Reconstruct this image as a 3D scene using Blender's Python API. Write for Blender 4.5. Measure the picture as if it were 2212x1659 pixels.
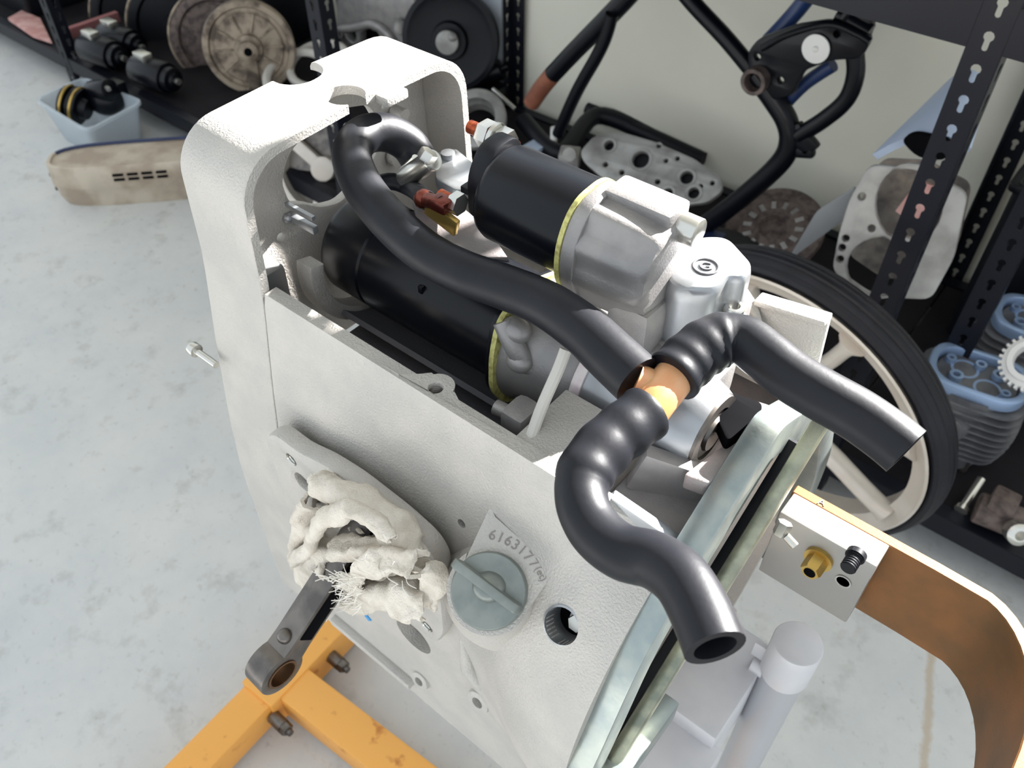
import bpy, bmesh, math, random
from mathutils import Vector, Matrix, noise, Quaternion
random.seed(7)
S = bpy.context.scene
for o in list(bpy.data.objects): bpy.data.objects.remove(o)
COL = S.collection

# ------------------------------------------------------------------ camera, light
CAM_H = 1.25
HEAD = math.radians(39.35); PITCH = math.radians(45.6); FPX = 1853.0
cd = bpy.data.cameras.new('camera'); cam = bpy.data.objects.new('camera', cd); COL.objects.link(cam)
cam.location = (0, 0, CAM_H)
cam.rotation_euler = (math.pi/2 - PITCH, 0, HEAD)
cd.sensor_width = 36; cd.lens = 36*FPX/2212; cd.clip_start = 0.02
cd.dof.use_dof = True; cd.dof.focus_distance = 0.50; cd.dof.aperture_fstop = 15
S.camera = cam
S.view_settings.view_transform = 'Standard'; S.view_settings.look = 'None'
S.view_settings.exposure = 0.0; S.view_settings.gamma = 1; S.view_settings.use_curve_mapping = False

w = bpy.data.worlds.new('world'); S.world = w; w.use_nodes = True
bg = w.node_tree.nodes['Background']; bg.inputs[0].default_value = (0.84, 0.925, 1.0, 1); bg.inputs[1].default_value = 1.25
SUN_DIR = Vector((0.22, 0.85, 0.44)).normalized()          # towards the sun, over the back wall
sl = bpy.data.lights.new('sun', 'SUN'); so = bpy.data.objects.new('sun', sl); COL.objects.link(so)
sl.energy = 36.0; sl.color = (1.0, 0.97, 0.94); sl.angle = math.radians(0.6)
so.rotation_euler = SUN_DIR.to_track_quat('Z', 'Y').to_euler(); so.location = (1, 2, 4)
# ------------------------------------------------------------------ helpers
sa, ca, st, ct = math.sin(HEAD), math.cos(HEAD), math.sin(PITCH), math.cos(PITCH)
def at(px, py, X=None, Y=None, Z=None):
    """world point of a measured photo point lying in a known world plane"""
    du, dv = px-1106, py-829.5
    D = st*FPX+ct*dv; Fh = ct*FPX-st*dv
    d = Vector((-sa*Fh+ca*du, ca*Fh+sa*du, -D))
    t = X/d.x if X is not None else Y/d.y if Y is not None else (Z-CAM_H)/d.z
    return Vector((0, 0, CAM_H))+d*t

def lin(c):
    return tuple((x/255/12.92 if x/255 <= .04045 else ((x/255+.055)/1.055)**2.4) for x in c)+(1,)
def M(name, col, rough=.5, metal=0., col2=None, vs=30., vlo=.4, vhi=.6, bump=0., bs=400., alpha=1., trans=0., sss=0., spec=.5, coat=0., rvar=0., sheen=0.):
    m = bpy.data.materials.new(name); m.use_nodes = True
    nt = m.node_tree; N = nt.nodes; L = nt.links; b = N['Principled BSDF']
    b.inputs['Base Color'].default_value = lin(col); b.inputs['Roughness'].default_value = rough
    b.inputs['Metallic'].default_value = metal; b.inputs['Alpha'].default_value = alpha
    b.inputs['Transmission Weight'].default_value = trans; b.inputs['Specular IOR Level'].default_value = spec
    b.inputs['Coat Weight'].default_value = coat
    if sheen:
        b.inputs['Sheen Weight'].default_value = sheen; b.inputs['Sheen Roughness'].default_value = .35
    if sss:
        b.inputs['Subsurface Weight'].default_value = sss; b.inputs['Subsurface Scale'].default_value = .004
    tc = None
    if col2 is not None or bump or rvar:
        tc = N.new('ShaderNodeTexCoord')
    if col2 is not None:
        n = N.new('ShaderNodeTexNoise'); n.inputs['Scale'].default_value = vs; n.inputs['Detail'].default_value = 6
        r = N.new('ShaderNodeValToRGB'); r.color_ramp.elements[0].position = vlo; r.color_ramp.elements[1].position = vhi
        r.color_ramp.elements[0].color = lin(col); r.color_ramp.elements[1].color = lin(col2)
        L.new(tc.outputs['Object'], n.inputs['Vector']); L.new(n.outputs['Fac'], r.inputs['Fac']); L.new(r.outputs['Color'], b.inputs['Base Color'])
    if rvar:
        n = N.new('ShaderNodeTexNoise'); n.inputs['Scale'].default_value = 60
        mr = N.new('ShaderNodeMapRange'); mr.inputs['To Min'].default_value = rough-rvar; mr.inputs['To Max'].default_value = rough+rvar
        L.new(tc.outputs['Object'], n.inputs['Vector']); L.new(n.outputs['Fac'], mr.inputs['Value']); L.new(mr.outputs['Result'], b.inputs['Roughness'])
    if bump:
        n = N.new('ShaderNodeTexNoise'); n.inputs['Scale'].default_value = bs; n.inputs['Detail'].default_value = 3
        bp = N.new('ShaderNodeBump'); bp.inputs['Strength'].default_value = bump; bp.inputs['Distance'].default_value = .001
        L.new(tc.outputs['Object'], n.inputs['Vector']); L.new(n.outputs['Fac'], bp.inputs['Height']); L.new(bp.outputs['Normal'], b.inputs['Normal'])
    return m

ALU   = M('blasted_aluminium', (194, 189, 182), .55, .25, (185, 181, 175), 25, bump=.8, bs=650)
ALUS  = M('machined_aluminium', (164, 166, 169), .36, .7, bump=.05, bs=600)
ALUW  = M('cast_aluminium_warm', (156, 152, 149), .48, .5, (142, 139, 138), 40, bump=.2, bs=700)
ALUR  = M('cast_aluminium_stained', (158, 146, 143), .55, .25, (146, 140, 138), 60, bump=.3, bs=500)
ALUD  = M('shop_aluminium_dull', (172, 170, 166), .55, .35, (135, 132, 128), 18, .4, .65, bump=.2, bs=300)
ALUB  = M('dirty_aluminium_brown', (165, 150, 132), .55, .4, (96, 84, 74), 26, .42, .62, bump=.3, bs=200)
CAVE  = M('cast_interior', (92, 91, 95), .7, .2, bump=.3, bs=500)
ZINC  = M('galvanised_steel', (168, 174, 168), .34, .75, (148, 158, 158), 45, bump=.1, bs=250, rvar=.08)
ZINCY = M('yellow_zinc_steel', (172, 172, 150), .36, .8, (120, 124, 112), 35, bump=.15, bs=300)
BRONZ = M('yellow_passivated_bar', (140, 92, 48), .5, .35, (104, 76, 44), 22, .35, .7, bump=.1)
STEEL = M('bright_steel', (205, 203, 196), .25, .9)
STEELD= M('dark_steel', (122, 116, 110), .36, .8, (92, 88, 86), 40)
COPPER= M('copper_thread', (190, 96, 62), .35, .85, (140, 60, 40), 200)
REDCO = M('red_copper_lug', (118, 58, 44), .3, .7, (84, 36, 30), 120)
BRASS = M('gold_passivated_tab', (196, 164, 92), .35, .8)
RUBB  = M('black_rubber_hose', (19, 21, 27), .46, 0, (24, 25, 31), 40, bump=.08, bs=350, spec=.30, rvar=.06)
BLACK = M('black_paint', (9, 11, 18), .3, 0, bump=.03, bs=600, spec=.28)
BLACKM= M('black_paint_matt', (12, 14, 21), .48, 0, bump=.05, bs=600, spec=.3)
SHELFB= M('black_shelf_steel', (20, 22, 31), .42, .1, bump=.04, spec=.3)
DECKM = M('shelf_deck_board', (30, 27, 30), .75, 0, (20, 19, 23), 8, spec=.2)
GASK  = M('yellow_gasket', (196, 192, 120), .6, 0, (150, 140, 78), 300, .45, .7)
PLAST = M('amber_nylon', (222, 170, 128), .38, 0, (212, 142, 88), 30, sss=.3)
PLCLR = M('clear_band', (216, 200, 202), .2, .1, (224, 214, 210), 120)
CABLE = M('grey_cable', (196, 192, 184), .5)
RAG   = M('cotton_rag', (222, 214, 202), .95, 0, (196, 186, 172), 55, .4, .75, bump=1., bs=700, spec=.05)
THREAD= M('cotton_thread', (232, 226, 216), .95, 0, spec=.1)
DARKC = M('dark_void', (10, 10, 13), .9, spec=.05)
YELL  = M('yellow_stand_paint', (240, 172, 84), .45, 0, (196, 122, 52), 42, .62, .74, bump=.06, bs=120)
GREYP = M('grey_stand_paint', (214, 213, 216), .4, .1, (204, 204, 208), 20)
GREYT = M('silver_paint_tube', (182, 183, 188), .32, .35)
CAPM  = M('zinc_filler_cap', (140, 145, 140), .42, .55, (126, 132, 128), 60)
INK   = M('stamped_mark', (138, 132, 126), .7)
FLOORM= None
WALLM = M('cream_wall_paint', (240, 236, 219), .7, 0, (233, 230, 215), 2, bump=.05, bs=40)
TYRE  = M('tyre_rubber', (24, 24, 31), .5, 0, (18, 18, 24), 20, bump=.1, bs=100, spec=.3)
RIMM  = M('cast_wheel_paint', (206, 198, 188), .42, .3, (196, 186, 174), 12)
BLUEW = M('pale_blue_white', (186, 200, 222), .4, .15)  # bluish shade of the cowl and web put into the base colour
PINKW = M('pink_card', (206, 164, 158), .8, 0, (186, 136, 130), 30)
RUSTD = M('rusty_iron', (112, 98, 92), .6, .3, (72, 62, 60), 60, .4, .65, bump=.3, bs=150)
ORANGE= M('bare_rusty_tube', (156, 98, 72), .6, .2, (128, 76, 58), 20)
TUBM  = M('clear_plastic_tub', (212, 222, 230), .3, 0, alpha=.5)
FINS  = M('cylinder_head_grey', (112, 112, 114), .55, .35, (86, 86, 90), 20)
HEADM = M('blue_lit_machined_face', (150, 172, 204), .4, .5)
WHITEP= M('white_plastic', (232, 230, 226), .45)
BLUEP = M('blue_tape', (60, 150, 210), .5)

# ---- concrete floor
def floor_mat():
    m = bpy.data.materials.new('concrete_floor'); m.use_nodes = True
    nt = m.node_tree; N = nt.nodes; L = nt.links; b = N['Principled BSDF']; b.inputs['Roughness'].default_value = .55
    tc = N.new('ShaderNodeTexCoord')
    def nz(sc, det, lo, hi, c0, c1):
        n = N.new('ShaderNodeTexNoise'); n.inputs['Scale'].default_value = sc; n.inputs['Detail'].default_value = det; n.inputs['Roughness'].default_value = .65
        L.new(tc.outputs['Object'], n.inputs['Vector'])
        r = N.new('ShaderNodeValToRGB'); r.color_ramp.elements[0].position = lo; r.color_ramp.elements[1].position = hi
        r.color_ramp.elements[0].color = lin(c0); r.color_ramp.elements[1].color = lin(c1); L.new(n.outputs['Fac'], r.inputs['Fac']); return r, n
    a, _ = nz(5, 8, .32, .66, (198, 200, 200), (214, 213, 209))
    s, _ = nz(60, 4, .60, .76, (255, 255, 255), (214, 211, 208))
    s2, n2 = nz(16, 8, .56, .76, (255, 255, 255), (216, 214, 210))
    mx = N.new('ShaderNodeMixRGB'); mx.blend_type = 'MULTIPLY'; mx.inputs[0].default_value = .8
    mx2 = N.new('ShaderNodeMixRGB'); mx2.blend_type = 'MULTIPLY'; mx2.inputs[0].default_value = .8
    L.new(a.outputs[0], mx.inputs[1]); L.new(s.outputs[0], mx.inputs[2]); L.new(mx.outputs[0], mx2.inputs[1]); L.new(s2.outputs[0], mx2.inputs[2])
    A = at(2018, 1340, Z=0); B = at(1992, 1700, Z=0); d = (B-A).normalized(); n_ = Vector((-d.y, d.x, 0))
    geo = N.new('ShaderNodeNewGeometry')
    def dot(v, off):
        m_ = N.new('ShaderNodeVectorMath'); m_.operation = 'DOT_PRODUCT'; m_.inputs[1].default_value = v; L.new(geo.outputs['Position'], m_.inputs[0])
        s_ = N.new('ShaderNodeMath'); s_.operation = 'SUBTRACT'; L.new(m_.outputs['Value'], s_.inputs[0]); s_.inputs[1].default_value = off; return s_
    across = dot(n_, A.dot(n_)); along = dot(d, A.dot(d))
    wv = N.new('ShaderNodeMath'); wv.operation = 'MULTIPLY_ADD'; L.new(n2.outputs['Fac'], wv.inputs[0]); wv.inputs[1].default_value = .03; L.new(across.outputs[0], wv.inputs[2])
    sh_ = N.new('ShaderNodeMath'); sh_.operation = 'SUBTRACT'; L.new(wv.outputs[0], sh_.inputs[0]); sh_.inputs[1].default_value = .015
    ab = N.new('ShaderNodeMath'); ab.operation = 'ABSOLUTE'; L.new(sh_.outputs[0], ab.inputs[0])
    r1 = N.new('ShaderNodeMapRange'); r1.inputs['From Min'].default_value = .003; r1.inputs['From Max'].default_value = .009; r1.inputs['To Min'].default_value = .55; r1.inputs['To Max'].default_value = 0; L.new(ab.outputs[0], r1.inputs['Value'])
    r2 = N.new('ShaderNodeMapRange'); r2.inputs['From Min'].default_value = 0; r2.inputs['From Max'].default_value = .03; L.new(along.outputs[0], r2.inputs['Value'])
    mm = N.new('ShaderNodeMath'); mm.operation = 'MULTIPLY'; L.new(r1.outputs[0], mm.inputs[0]); L.new(r2.outputs[0], mm.inputs[1])
    mx3 = N.new('ShaderNodeMixRGB'); mx3.inputs[2].default_value = lin((176, 150, 112)); L.new(mm.outputs[0], mx3.inputs[0]); L.new(mx2.outputs[0], mx3.inputs[1])
    L.new(mx3.outputs[0], b.inputs['Base Color'])
    bp = N.new('ShaderNodeBump'); bp.inputs['Strength'].default_value = .15; L.new(n2.outputs['Fac'], bp.inputs['Height']); L.new(bp.outputs[0], b.inputs['Normal'])
    return m
FLOORM = floor_mat()

def frame(o, x, y):
    x = Vector(x).normalized(); y = Vector(y); z = x.cross(y).normalized(); y = z.cross(x)
    m = Matrix((x, y, z)).transposed().to_4x4(); m.translation = Vector(o); return m
def axframe(o, ax):
    ax = Vector(ax).normalized(); q = ax.to_track_quat('Z', 'Y'); m = q.to_matrix().to_4x4(); m.translation = Vector(o); return m

def smoothpath(pts, n=8, closed=False):
    P = [Vector(p) for p in pts]; out = []
    for i in range(len(P)-1):
        p0 = P[max(i-1, 0)]; p1 = P[i]; p2 = P[i+1]; p3 = P[min(i+2, len(P)-1)]
        for k in range(n):
            t = k/n
            out.append(.5*((2*p1)+(-p0+p2)*t+(2*p0-5*p1+4*p2-p3)*t*t+(-p0+3*p1-3*p2+p3)*t**3))
    out.append(P[-1]); return out
def rounded(pts, r=.003, n=4):
    """2D polygon with rounded corners; r may be per point (3rd entry)"""
    out = []; k = len(pts)
    for i in range(k):
        p = Vector(pts[i][:2]); a = Vector(pts[i-1][:2]); c = Vector(pts[(i+1) % k][:2]); rr = pts[i][2] if len(pts[i]) > 2 else r
        d1 = (a-p); d2 = (c-p); l1, l2 = d1.length, d2.length
        if rr <= 0 or l1 < 1e-9 or l2 < 1e-9: out.append((p.x, p.y)); continue
        rr = min(rr, l1*.48, l2*.48); s = p+d1/l1*rr; e = p+d2/l2*rr
        for j in range(n+1):
            t = j/n; q = s*(1-t)**2+p*2*t*(1-t)+e*t*t; out.append((q.x, q.y))
    return out
def circ(cx, cy, r, n=24, a0=0, a1=2*math.pi, ry=None):
    full = abs(a1-a0-2*math.pi) < 1e-6
    return [(cx+r*math.cos(a0+(a1-a0)*i/(n if full else n-1)), cy+(ry or r)*math.sin(a0+(a1-a0)*i/(n if full else n-1))) for i in range(n)]
def keyhole(cx, cy, s=1.):
    R, r = .0062*s, .0034*s
    top = circ(cx, cy+.005*s, R, 9, math.radians(-58), math.radians(238)); bot = circ(cx, cy-.0085*s, r, 6, math.radians(180), math.radians(360))
    return top+bot

class G:
    def __init__(self): self.bm = bmesh.new()
    def _add(self, bm2, mat=None):
        if mat is not None: bmesh.ops.transform(bm2, matrix=mat, verts=bm2.verts)
        me = bpy.data.meshes.new('t'); bm2.to_mesh(me); bm2.free(); self.bm.from_mesh(me); bpy.data.meshes.remove(me); return self
    def box(self, c, s, bev=0., rot=None, seg=2):
        b = bmesh.new(); bmesh.ops.create_cube(b, size=1)
        bmesh.ops.transform(b, matrix=Matrix.Diagonal((s[0], s[1], s[2], 1)), verts=b.verts)
        if bev: bmesh.ops.bevel(b, geom=b.edges[:], offset=bev, segments=seg, affect='EDGES', profile=.6)
        m = Matrix.Translation(Vector(c)) @ (rot.to_4x4() if rot is not None else Matrix.Identity(4)); return self._add(b, m)
    def bar(self, p0, p1, wid, hgt, up=(0, 0, 1), bev=0., ext=0.):
        p0, p1 = Vector(p0), Vector(p1); d = (p1-p0); L = d.length+2*ext; d.normalize(); side = Vector(up).cross(d).normalized(); u = d.cross(side)
        rot = Matrix((d, side, u)).transposed(); return self.box((p0+p1)/2, (L, wid, hgt), bev, rot)
    def lathe(self, o, ax, prof, n=32, cap=True):
        m = axframe(o, ax); b = bmesh.new(); rings = []
        for (h, r) in prof:
            rings.append([b.verts.new((max(r, 1e-5)*math.cos(2*math.pi*i/n), max(r, 1e-5)*math.sin(2*math.pi*i/n), h)) for i in range(n)])
        for r0, r1 in zip(rings, rings[1:]):
            for i in range(n): b.faces.new((r0[i], r0[(i+1) % n], r1[(i+1) % n], r1[i]))
        if cap: b.faces.new(rings[0][::-1]); b.faces.new(rings[-1])
        bmesh.ops.recalc_face_normals(b, faces=b.faces); return self._add(b, m)
    def cyl(self, p0, p1, r, n=24, bev=0., r2=None):
        p0, p1 = Vector(p0), Vector(p1); L = (p1-p0).length; r2 = r if r2 is None else r2
        pr = [(0, r), (L, r2)] if not bev else [(0, r-bev), (bev*.3, r-bev*.3), (bev, r), (L-bev, r2), (L-bev*.3, r2-bev*.3), (L, r2-bev)]
        return self.lathe(p0, p1-p0, pr, n)
    def sweep(self, path, rad, n=16, cap=True, hollow=0., flat=None, depth=12):
        P = [Vector(p) for p in path]; k = len(P); b = bmesh.new(); fr = []; nrm = None
        for i in range(k):
            t = (P[min(i+1, k-1)]-P[max(i-1, 0)]).normalized()
            if nrm is None:
                nrm = t.orthogonal().normalized() if flat is None else (Vector(flat)-t*Vector(flat).dot(t)).normalized()
            else: nrm = (nrm-t*nrm.dot(t)).normalized()
            fr.append((P[i], nrm.copy(), t.cross(nrm)))
        def rr(i): return rad(i/(k-1)) if callable(rad) else rad
        def ring(i, r):
            p, a, c = fr[i]; ra, rb = r if isinstance(r, tuple) else (r, r)
            return [b.verts.new(p+a*ra*math.cos(2*math.pi*j/n)+c*rb*math.sin(2*math.pi*j/n)) for j in range(n)]
        rings = [ring(i, rr(i)) for i in range(k)]
        if hollow:
            R = rr(k-1); rings.append(ring(k-1, R*hollow))
            for q in range(1, depth): rings.append(ring(k-1-q, R*hollow))
        for r0, r1 in zip(rings, rings[1:]):
            for i in range(n): b.faces.new((r0[i], r0[(i+1) % n], r1[(i+1) % n], r1[i]))
        if cap: b.faces.new(rings[0][::-1]); b.faces.new(rings[-1])
        bmesh.ops.recalc_face_normals(b, faces=b.faces); return self._add(b)
    def plate(self, outer, holes, th, mat, bev=0.):
        cu = bpy.data.curves.new('t', 'CURVE'); cu.dimensions = '2D'; cu.fill_mode = 'BOTH'; cu.extrude = th/2-bev; cu.bevel_depth = bev; cu.bevel_resolution = 1; cu.offset = -bev
        for pts in [outer]+list(holes):
            s = cu.splines.new('POLY'); s.points.add(len(pts)-1); s.use_cyclic_u = True
            for q, p in zip(s.points, pts): q.co = (p[0], p[1], 0, 1)
        ob = bpy.data.objects.new('t', cu); me = bpy.data.meshes.new_from_object(ob); b = bmesh.new(); b.from_mesh(me)
        bmesh.ops.remove_doubles(b, verts=b.verts, dist=1e-6); bmesh.ops.recalc_face_normals(b, faces=b.faces)
        bpy.data.objects.remove(ob); bpy.data.curves.remove(cu); bpy.data.meshes.remove(me); return self._add(b, mat)
    def hexa(self, p, ax, af, h, hole=0.):
        n = 6; r = af/math.sqrt(3)
        return self.lathe(p, ax, [(0, r), (h*.85, r), (h, r*.88)], 6)
    def torus(self, o, ax, R, r, n=40, k=10):
        m = axframe(o, ax); b = bmesh.new(); V = [[b.verts.new(((R+r*math.cos(2*math.pi*j/k))*math.cos(2*math.pi*i/n), (R+r*math.cos(2*math.pi*j/k))*math.sin(2*math.pi*i/n), r*math.sin(2*math.pi*j/k))) for j in range(k)] for i in range(n)]
        for i in range(n):
            for j in range(k): b.faces.new((V[i][j], V[(i+1) % n][j], V[(i+1) % n][(j+1) % k], V[i][(j+1) % k]))
        bmesh.ops.recalc_face_normals(b, faces=b.faces); return self._add(b, m)
    def ball(self, c, r, sub=3):
        b = bmesh.new(); bmesh.ops.create_icosphere(b, subdivisions=sub, radius=1)
        r = r if hasattr(r, '__len__') else (r, r, r)
        bmesh.ops.transform(b, matrix=Matrix.Translation(Vector(c)) @ Matrix.Diagonal((r[0], r[1], r[2], 1)), verts=b.verts); return self._add(b)
    def text(self, s, size, mat, th=.0004, bold=False):
        cu = bpy.data.curves.new('t', 'FONT'); cu.body = s; cu.size = size; cu.extrude = th; cu.align_x = 'CENTER'; cu.align_y = 'CENTER'
        if bold: cu.offset = size*.02
        ob = bpy.data.objects.new('t', cu); me = bpy.data.meshes.new_from_object(ob); b = bmesh.new(); b.from_mesh(me)
        bpy.data.objects.remove(ob); bpy.data.curves.remove(cu); bpy.data.meshes.remove(me); return self._add(b, mat)
    def o(self, name, mat, parent=None, ang=35, flat=False):
        me = bpy.data.meshes.new(name); bm = self.bm
        c = Vector((0, 0, 0))
        if bm.verts:
            lo = Vector([min(v.co[i] for v in bm.verts) for i in range(3)]); hi = Vector([max(v.co[i] for v in bm.verts) for i in range(3)])
            c = (lo+hi)/2
            if parent is None: c.z = lo.z
        bmesh.ops.translate(bm, verts=bm.verts, vec=-c); bm.to_mesh(me); bm.free()
        if not flat:
            me.polygons.foreach_set('use_smooth', [True]*len(me.polygons)); me.set_sharp_from_angle(angle=math.radians(ang))
        me.materials.append(mat); ob = bpy.data.objects.new(name, me); COL.objects.link(ob)
        W = Vector((0, 0, 0)); q = parent
        if parent is not None:
            while q is not None: W += q.location; q = q.parent
            ob.parent = parent
        ob.location = c-W; return ob

def thing(name, label, cat, loc, group=None):
    e = bpy.data.objects.new(name, None); COL.objects.link(e); e.location = Vector(loc); e.empty_display_size = .05
    return tag(e, label, cat, group)
def tag(o, label, cat, group=None):
    o['label'] = label; o['category'] = cat
    if group: o['group'] = group
    return o
def struct(o): o['kind'] = 'structure'; return o
def lab(o, l): o['label'] = l; return o
def cut(ob, cutters):
    for g in cutters:
        me = bpy.data.meshes.new('c'); g.bm.to_mesh(me); g.bm.free(); c = bpy.data.objects.new('c', me); COL.objects.link(c)
        md = ob.modifiers.new('b', 'BOOLEAN'); md.operation = 'DIFFERENCE'; md.object = c; md.solver = 'EXACT'
    # cutters are given in world space, the object may be parented: update first
    bpy.context.view_layer.update(); dg = bpy.context.evaluated_depsgraph_get(); me2 = bpy.data.meshes.new_from_object(ob.evaluated_get(dg))
    for md in list(ob.modifiers): bpy.data.objects.remove(md.object); 
    ob.modifiers.clear(); old = ob.data; ob.data = me2; me2.name = ob.name; bpy.data.meshes.remove(old)
    me2.polygons.foreach_set('use_smooth', [True]*len(me2.polygons)); me2.set_sharp_from_angle(angle=math.radians(32)); return ob
def cutcyl(p0, p1, r, n=32): return G().cyl(p0, p1, r, n)

# ------------------------------------------------------------------ the room
g = G(); g.box((-.5, .3, -.05), (9, 7, .1)); struct(g.o('floor', FLOORM))
g = G(); g.box((-.5, 1.80, .675), (9, .12, 1.35)); struct(g.o('wall_back', WALLM))
g = G(); g.box((-1.4, .78, 2.80), (6.6, 2.16, .1)); struct(g.o('added_ceiling', M('added_ceiling_paint', (200, 198, 192), .8)))   # added out of view to dim reflections; wall kept low for the sun

# ------------------------------------------------------------------ engine
YC = .3465
def interp(tab, x):
    if x <= tab[0][0]: return tab[0][1]
    for (a, b), (c, d) in zip(tab, tab[1:]):
        if x <= c:
            t = (x-a)/(c-a); return b+(d-b)*t
    return tab[-1][1]
def sstep(t): t = max(0, min(1, t)); return t*t*(3-2*t)
BASE = [(.48, .1335), (.60, .1335), (.64, .1338), (.677, .1328), (.72, .1293), (.757, .1250), (.80, .1195), (.84, .1135), (.88, .1075)]
def half(X, z):
    b = interp(BASE, z); s = sstep((X+.235)/.125); s2 = sstep((X+.17)/.068)
    dz = min(max(z, .52), .845)-.685
    c = math.sqrt(max(.175**2-dz*dz, 1e-4)); k = .006; h_ = max(k-abs(c-b), 0)/k
    return b+(max(c, b)+h_*h_*k*.25-b)*s+min(c-b, 0)*s2
def topz(X): return .88-.045*sstep((X+.17)/.068)
def on_side(px, py, off=0.):
    lo, hi = .10, .30
    for _ in range(40):
        Y = (lo+hi)/2; p = at(px, py, Y=Y)
        if YC-half(p.x, p.z)-off > Y: lo = Y
        else: hi = Y
    return at(px, py, Y=(lo+hi)/2)
eng = thing('motorcycle_engine', 'bead-blasted silver boxer motorcycle engine case bolted to the yellow stand', 'engine', (-.26, YC, .485))

def wall_grid(sign, th, name, mat):
    g = G(); b = bmesh.new(); xs = [-.412+(.312)*i/44 for i in range(45)]; nz = 44
    O = []; I = []
    for x in xs:
        zt = topz(x); ro = []; ri = []
        zs = [.487+(zt-.487)*k/nz for k in range(nz+1)]
        for k, z in enumerate(zs):
            h = half(x, z)-(.0012 if k == nz else 0); zz = z
            ro.append(b.verts.new((x, YC+sign*h, zz))); ri.append(b.verts.new((x, YC+sign*(half(x, z)-th), zz)))
        O.append(ro); I.append(ri)
    nx = len(xs)
    for i in range(nx-1):
        for k in range(nz):
            b.faces.new((O[i][k], O[i+1][k], O[i+1][k+1], O[i][k+1])); b.faces.new((I[i][k], I[i][k+1], I[i+1][k+1], I[i+1][k]))
        b.faces.new((O[i][nz], O[i+1][nz], I[i+1][nz], I[i][nz])); b.faces.new((O[i][0], I[i][0], I[i+1][0], O[i+1][0]))
    for i in (0, nx-1):
        for k in range(nz): b.faces.new((O[i][k], O[i][k+1], I[i][k+1], I[i][k]))
    bmesh.ops.recalc_face_normals(b, faces=b.faces); g._add(b); return g.o(name, mat, eng)
lw = wall_grid(-1, .011, 'crankcase_wall', ALU)
pH = on_side(1213, 1352); pS = on_side(997, 1131); pO = on_side(893, 1374)
nH = Vector((0, -.8, .6)); b0 = at(940, 840, Z=.88)
cut(lw, [cutcyl(pH-nH*.04, pH+nH*.03, .0112), cutcyl(pS+Vector((0, .03, -.01)), pS-Vector((0, .03, -.01)), .0034, 20),
         cutcyl(pO+Vector((0, .05, 0)), pO-Vector((0, .05, 0)), .019), cutcyl((-.312, .16, .715), (-.312, .30, .715), .050, 48), cutcyl((b0.x, b0.y+.0005, .855), (b0.x, b0.y+.0005, .90), .0048, 24)])
g = G(); g.lathe(pH-nH*.020, nH, [(0, .0125), (.020, .0125), (.0205, .0112), (0, .0112)], 28, cap=False); g.o('hole_sleeve', ALUS, eng)
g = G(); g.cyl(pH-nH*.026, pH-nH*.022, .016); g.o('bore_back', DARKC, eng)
g = G(); bc = pH-nH*.020+Vector((.003, 0, -.001)); g.hexa(bc, nH, .0105, .007); g.cyl(bc-nH*.004, bc, .0075); g.o('hex_bolt', STEEL, eng)
g = G(); g.cyl(pO+Vector((0, .012, 0)), pO+Vector((0, .016, 0)), .021); g.o('pushrod_bore', ALUD, eng)
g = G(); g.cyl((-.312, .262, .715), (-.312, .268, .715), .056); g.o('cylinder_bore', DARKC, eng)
wall_grid(1, .008, 'crankcase_wall', ALU)
# case floor and inside
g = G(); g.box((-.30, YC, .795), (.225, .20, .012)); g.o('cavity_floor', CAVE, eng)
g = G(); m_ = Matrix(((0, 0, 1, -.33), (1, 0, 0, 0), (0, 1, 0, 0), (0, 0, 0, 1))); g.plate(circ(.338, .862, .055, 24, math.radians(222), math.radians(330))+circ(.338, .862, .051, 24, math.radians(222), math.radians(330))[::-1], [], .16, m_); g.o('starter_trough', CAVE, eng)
g = G(); g.box((-.256, YC, .495), (.312, .245, .016), .004); g.o('sump_plate', ALU, eng)
g = G(); g.box((-.15, YC+.02, .80), (.09, .16, .02), .004); g.o('bell_housing_floor', ALUR, eng)
# threaded boss on the rim
b0 = at(940, 840, Z=.88)
g = G()
out = []
for x in [b0.x-.045, b0.x-.025]: out.append((x, YC-half(x, .88)+.003))
out += [(b0.x-.016, .2495), (b0.x-.0105, .2555)]+circ(b0.x, b0.y+.0025, .0098, 9, math.radians(150), math.radians(10))+[(b0.x+.0115, .252), (b0.x+.020, .2475), (b0.x+.045, .2465)]
g.plate(out, [circ(b0.x, b0.y+.0005, .0046, 20)], .02, Matrix.Translation((0, 0, .8706)), .0006); g.o('rim_boss', ALU, eng)
g = G(); g.lathe((b0.x, b0.y+.0005, .864), (0, 0, 1), [(i*.0008, .0047-(.0007 if i % 2 else 0)) for i in range(18)], 18, cap=False); g.cyl((b0.x, b0.y+.0005, .8605), (b0.x, b0.y+.0005, .8635), .0045); g.o('threaded_hole', STEELD, eng)
# transverse web with starter saddle
def yzplate(g, outer, holes, x0, x1, bev=0.):
    m = Matrix(((0, 0, 1, (x0+x1)/2), (1, 0, 0, 0), (0, 1, 0, 0), (0, 0, 0, 1))); g.plate(outer, holes, abs(x1-x0), m, bev)
g = G(); arc = circ(.338, .862, .043, 20, math.radians(157), math.radians(383))
yzplate(g, [(.243, .79), (.243, .8785)]+[(.2985, .8785)]+[p for p in arc if p[1] < .8785]+[(.378, .8785), (.448, .8785), (.448, .79)][0:], [], -.203, -.163, .0012); g.o('saddle_web', ALU, eng)
g = G(); g.box((-.1535, .2545, .868), (.014, .014, .02), .004); g.o('web_pocket', BLUEW, eng)
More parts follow.
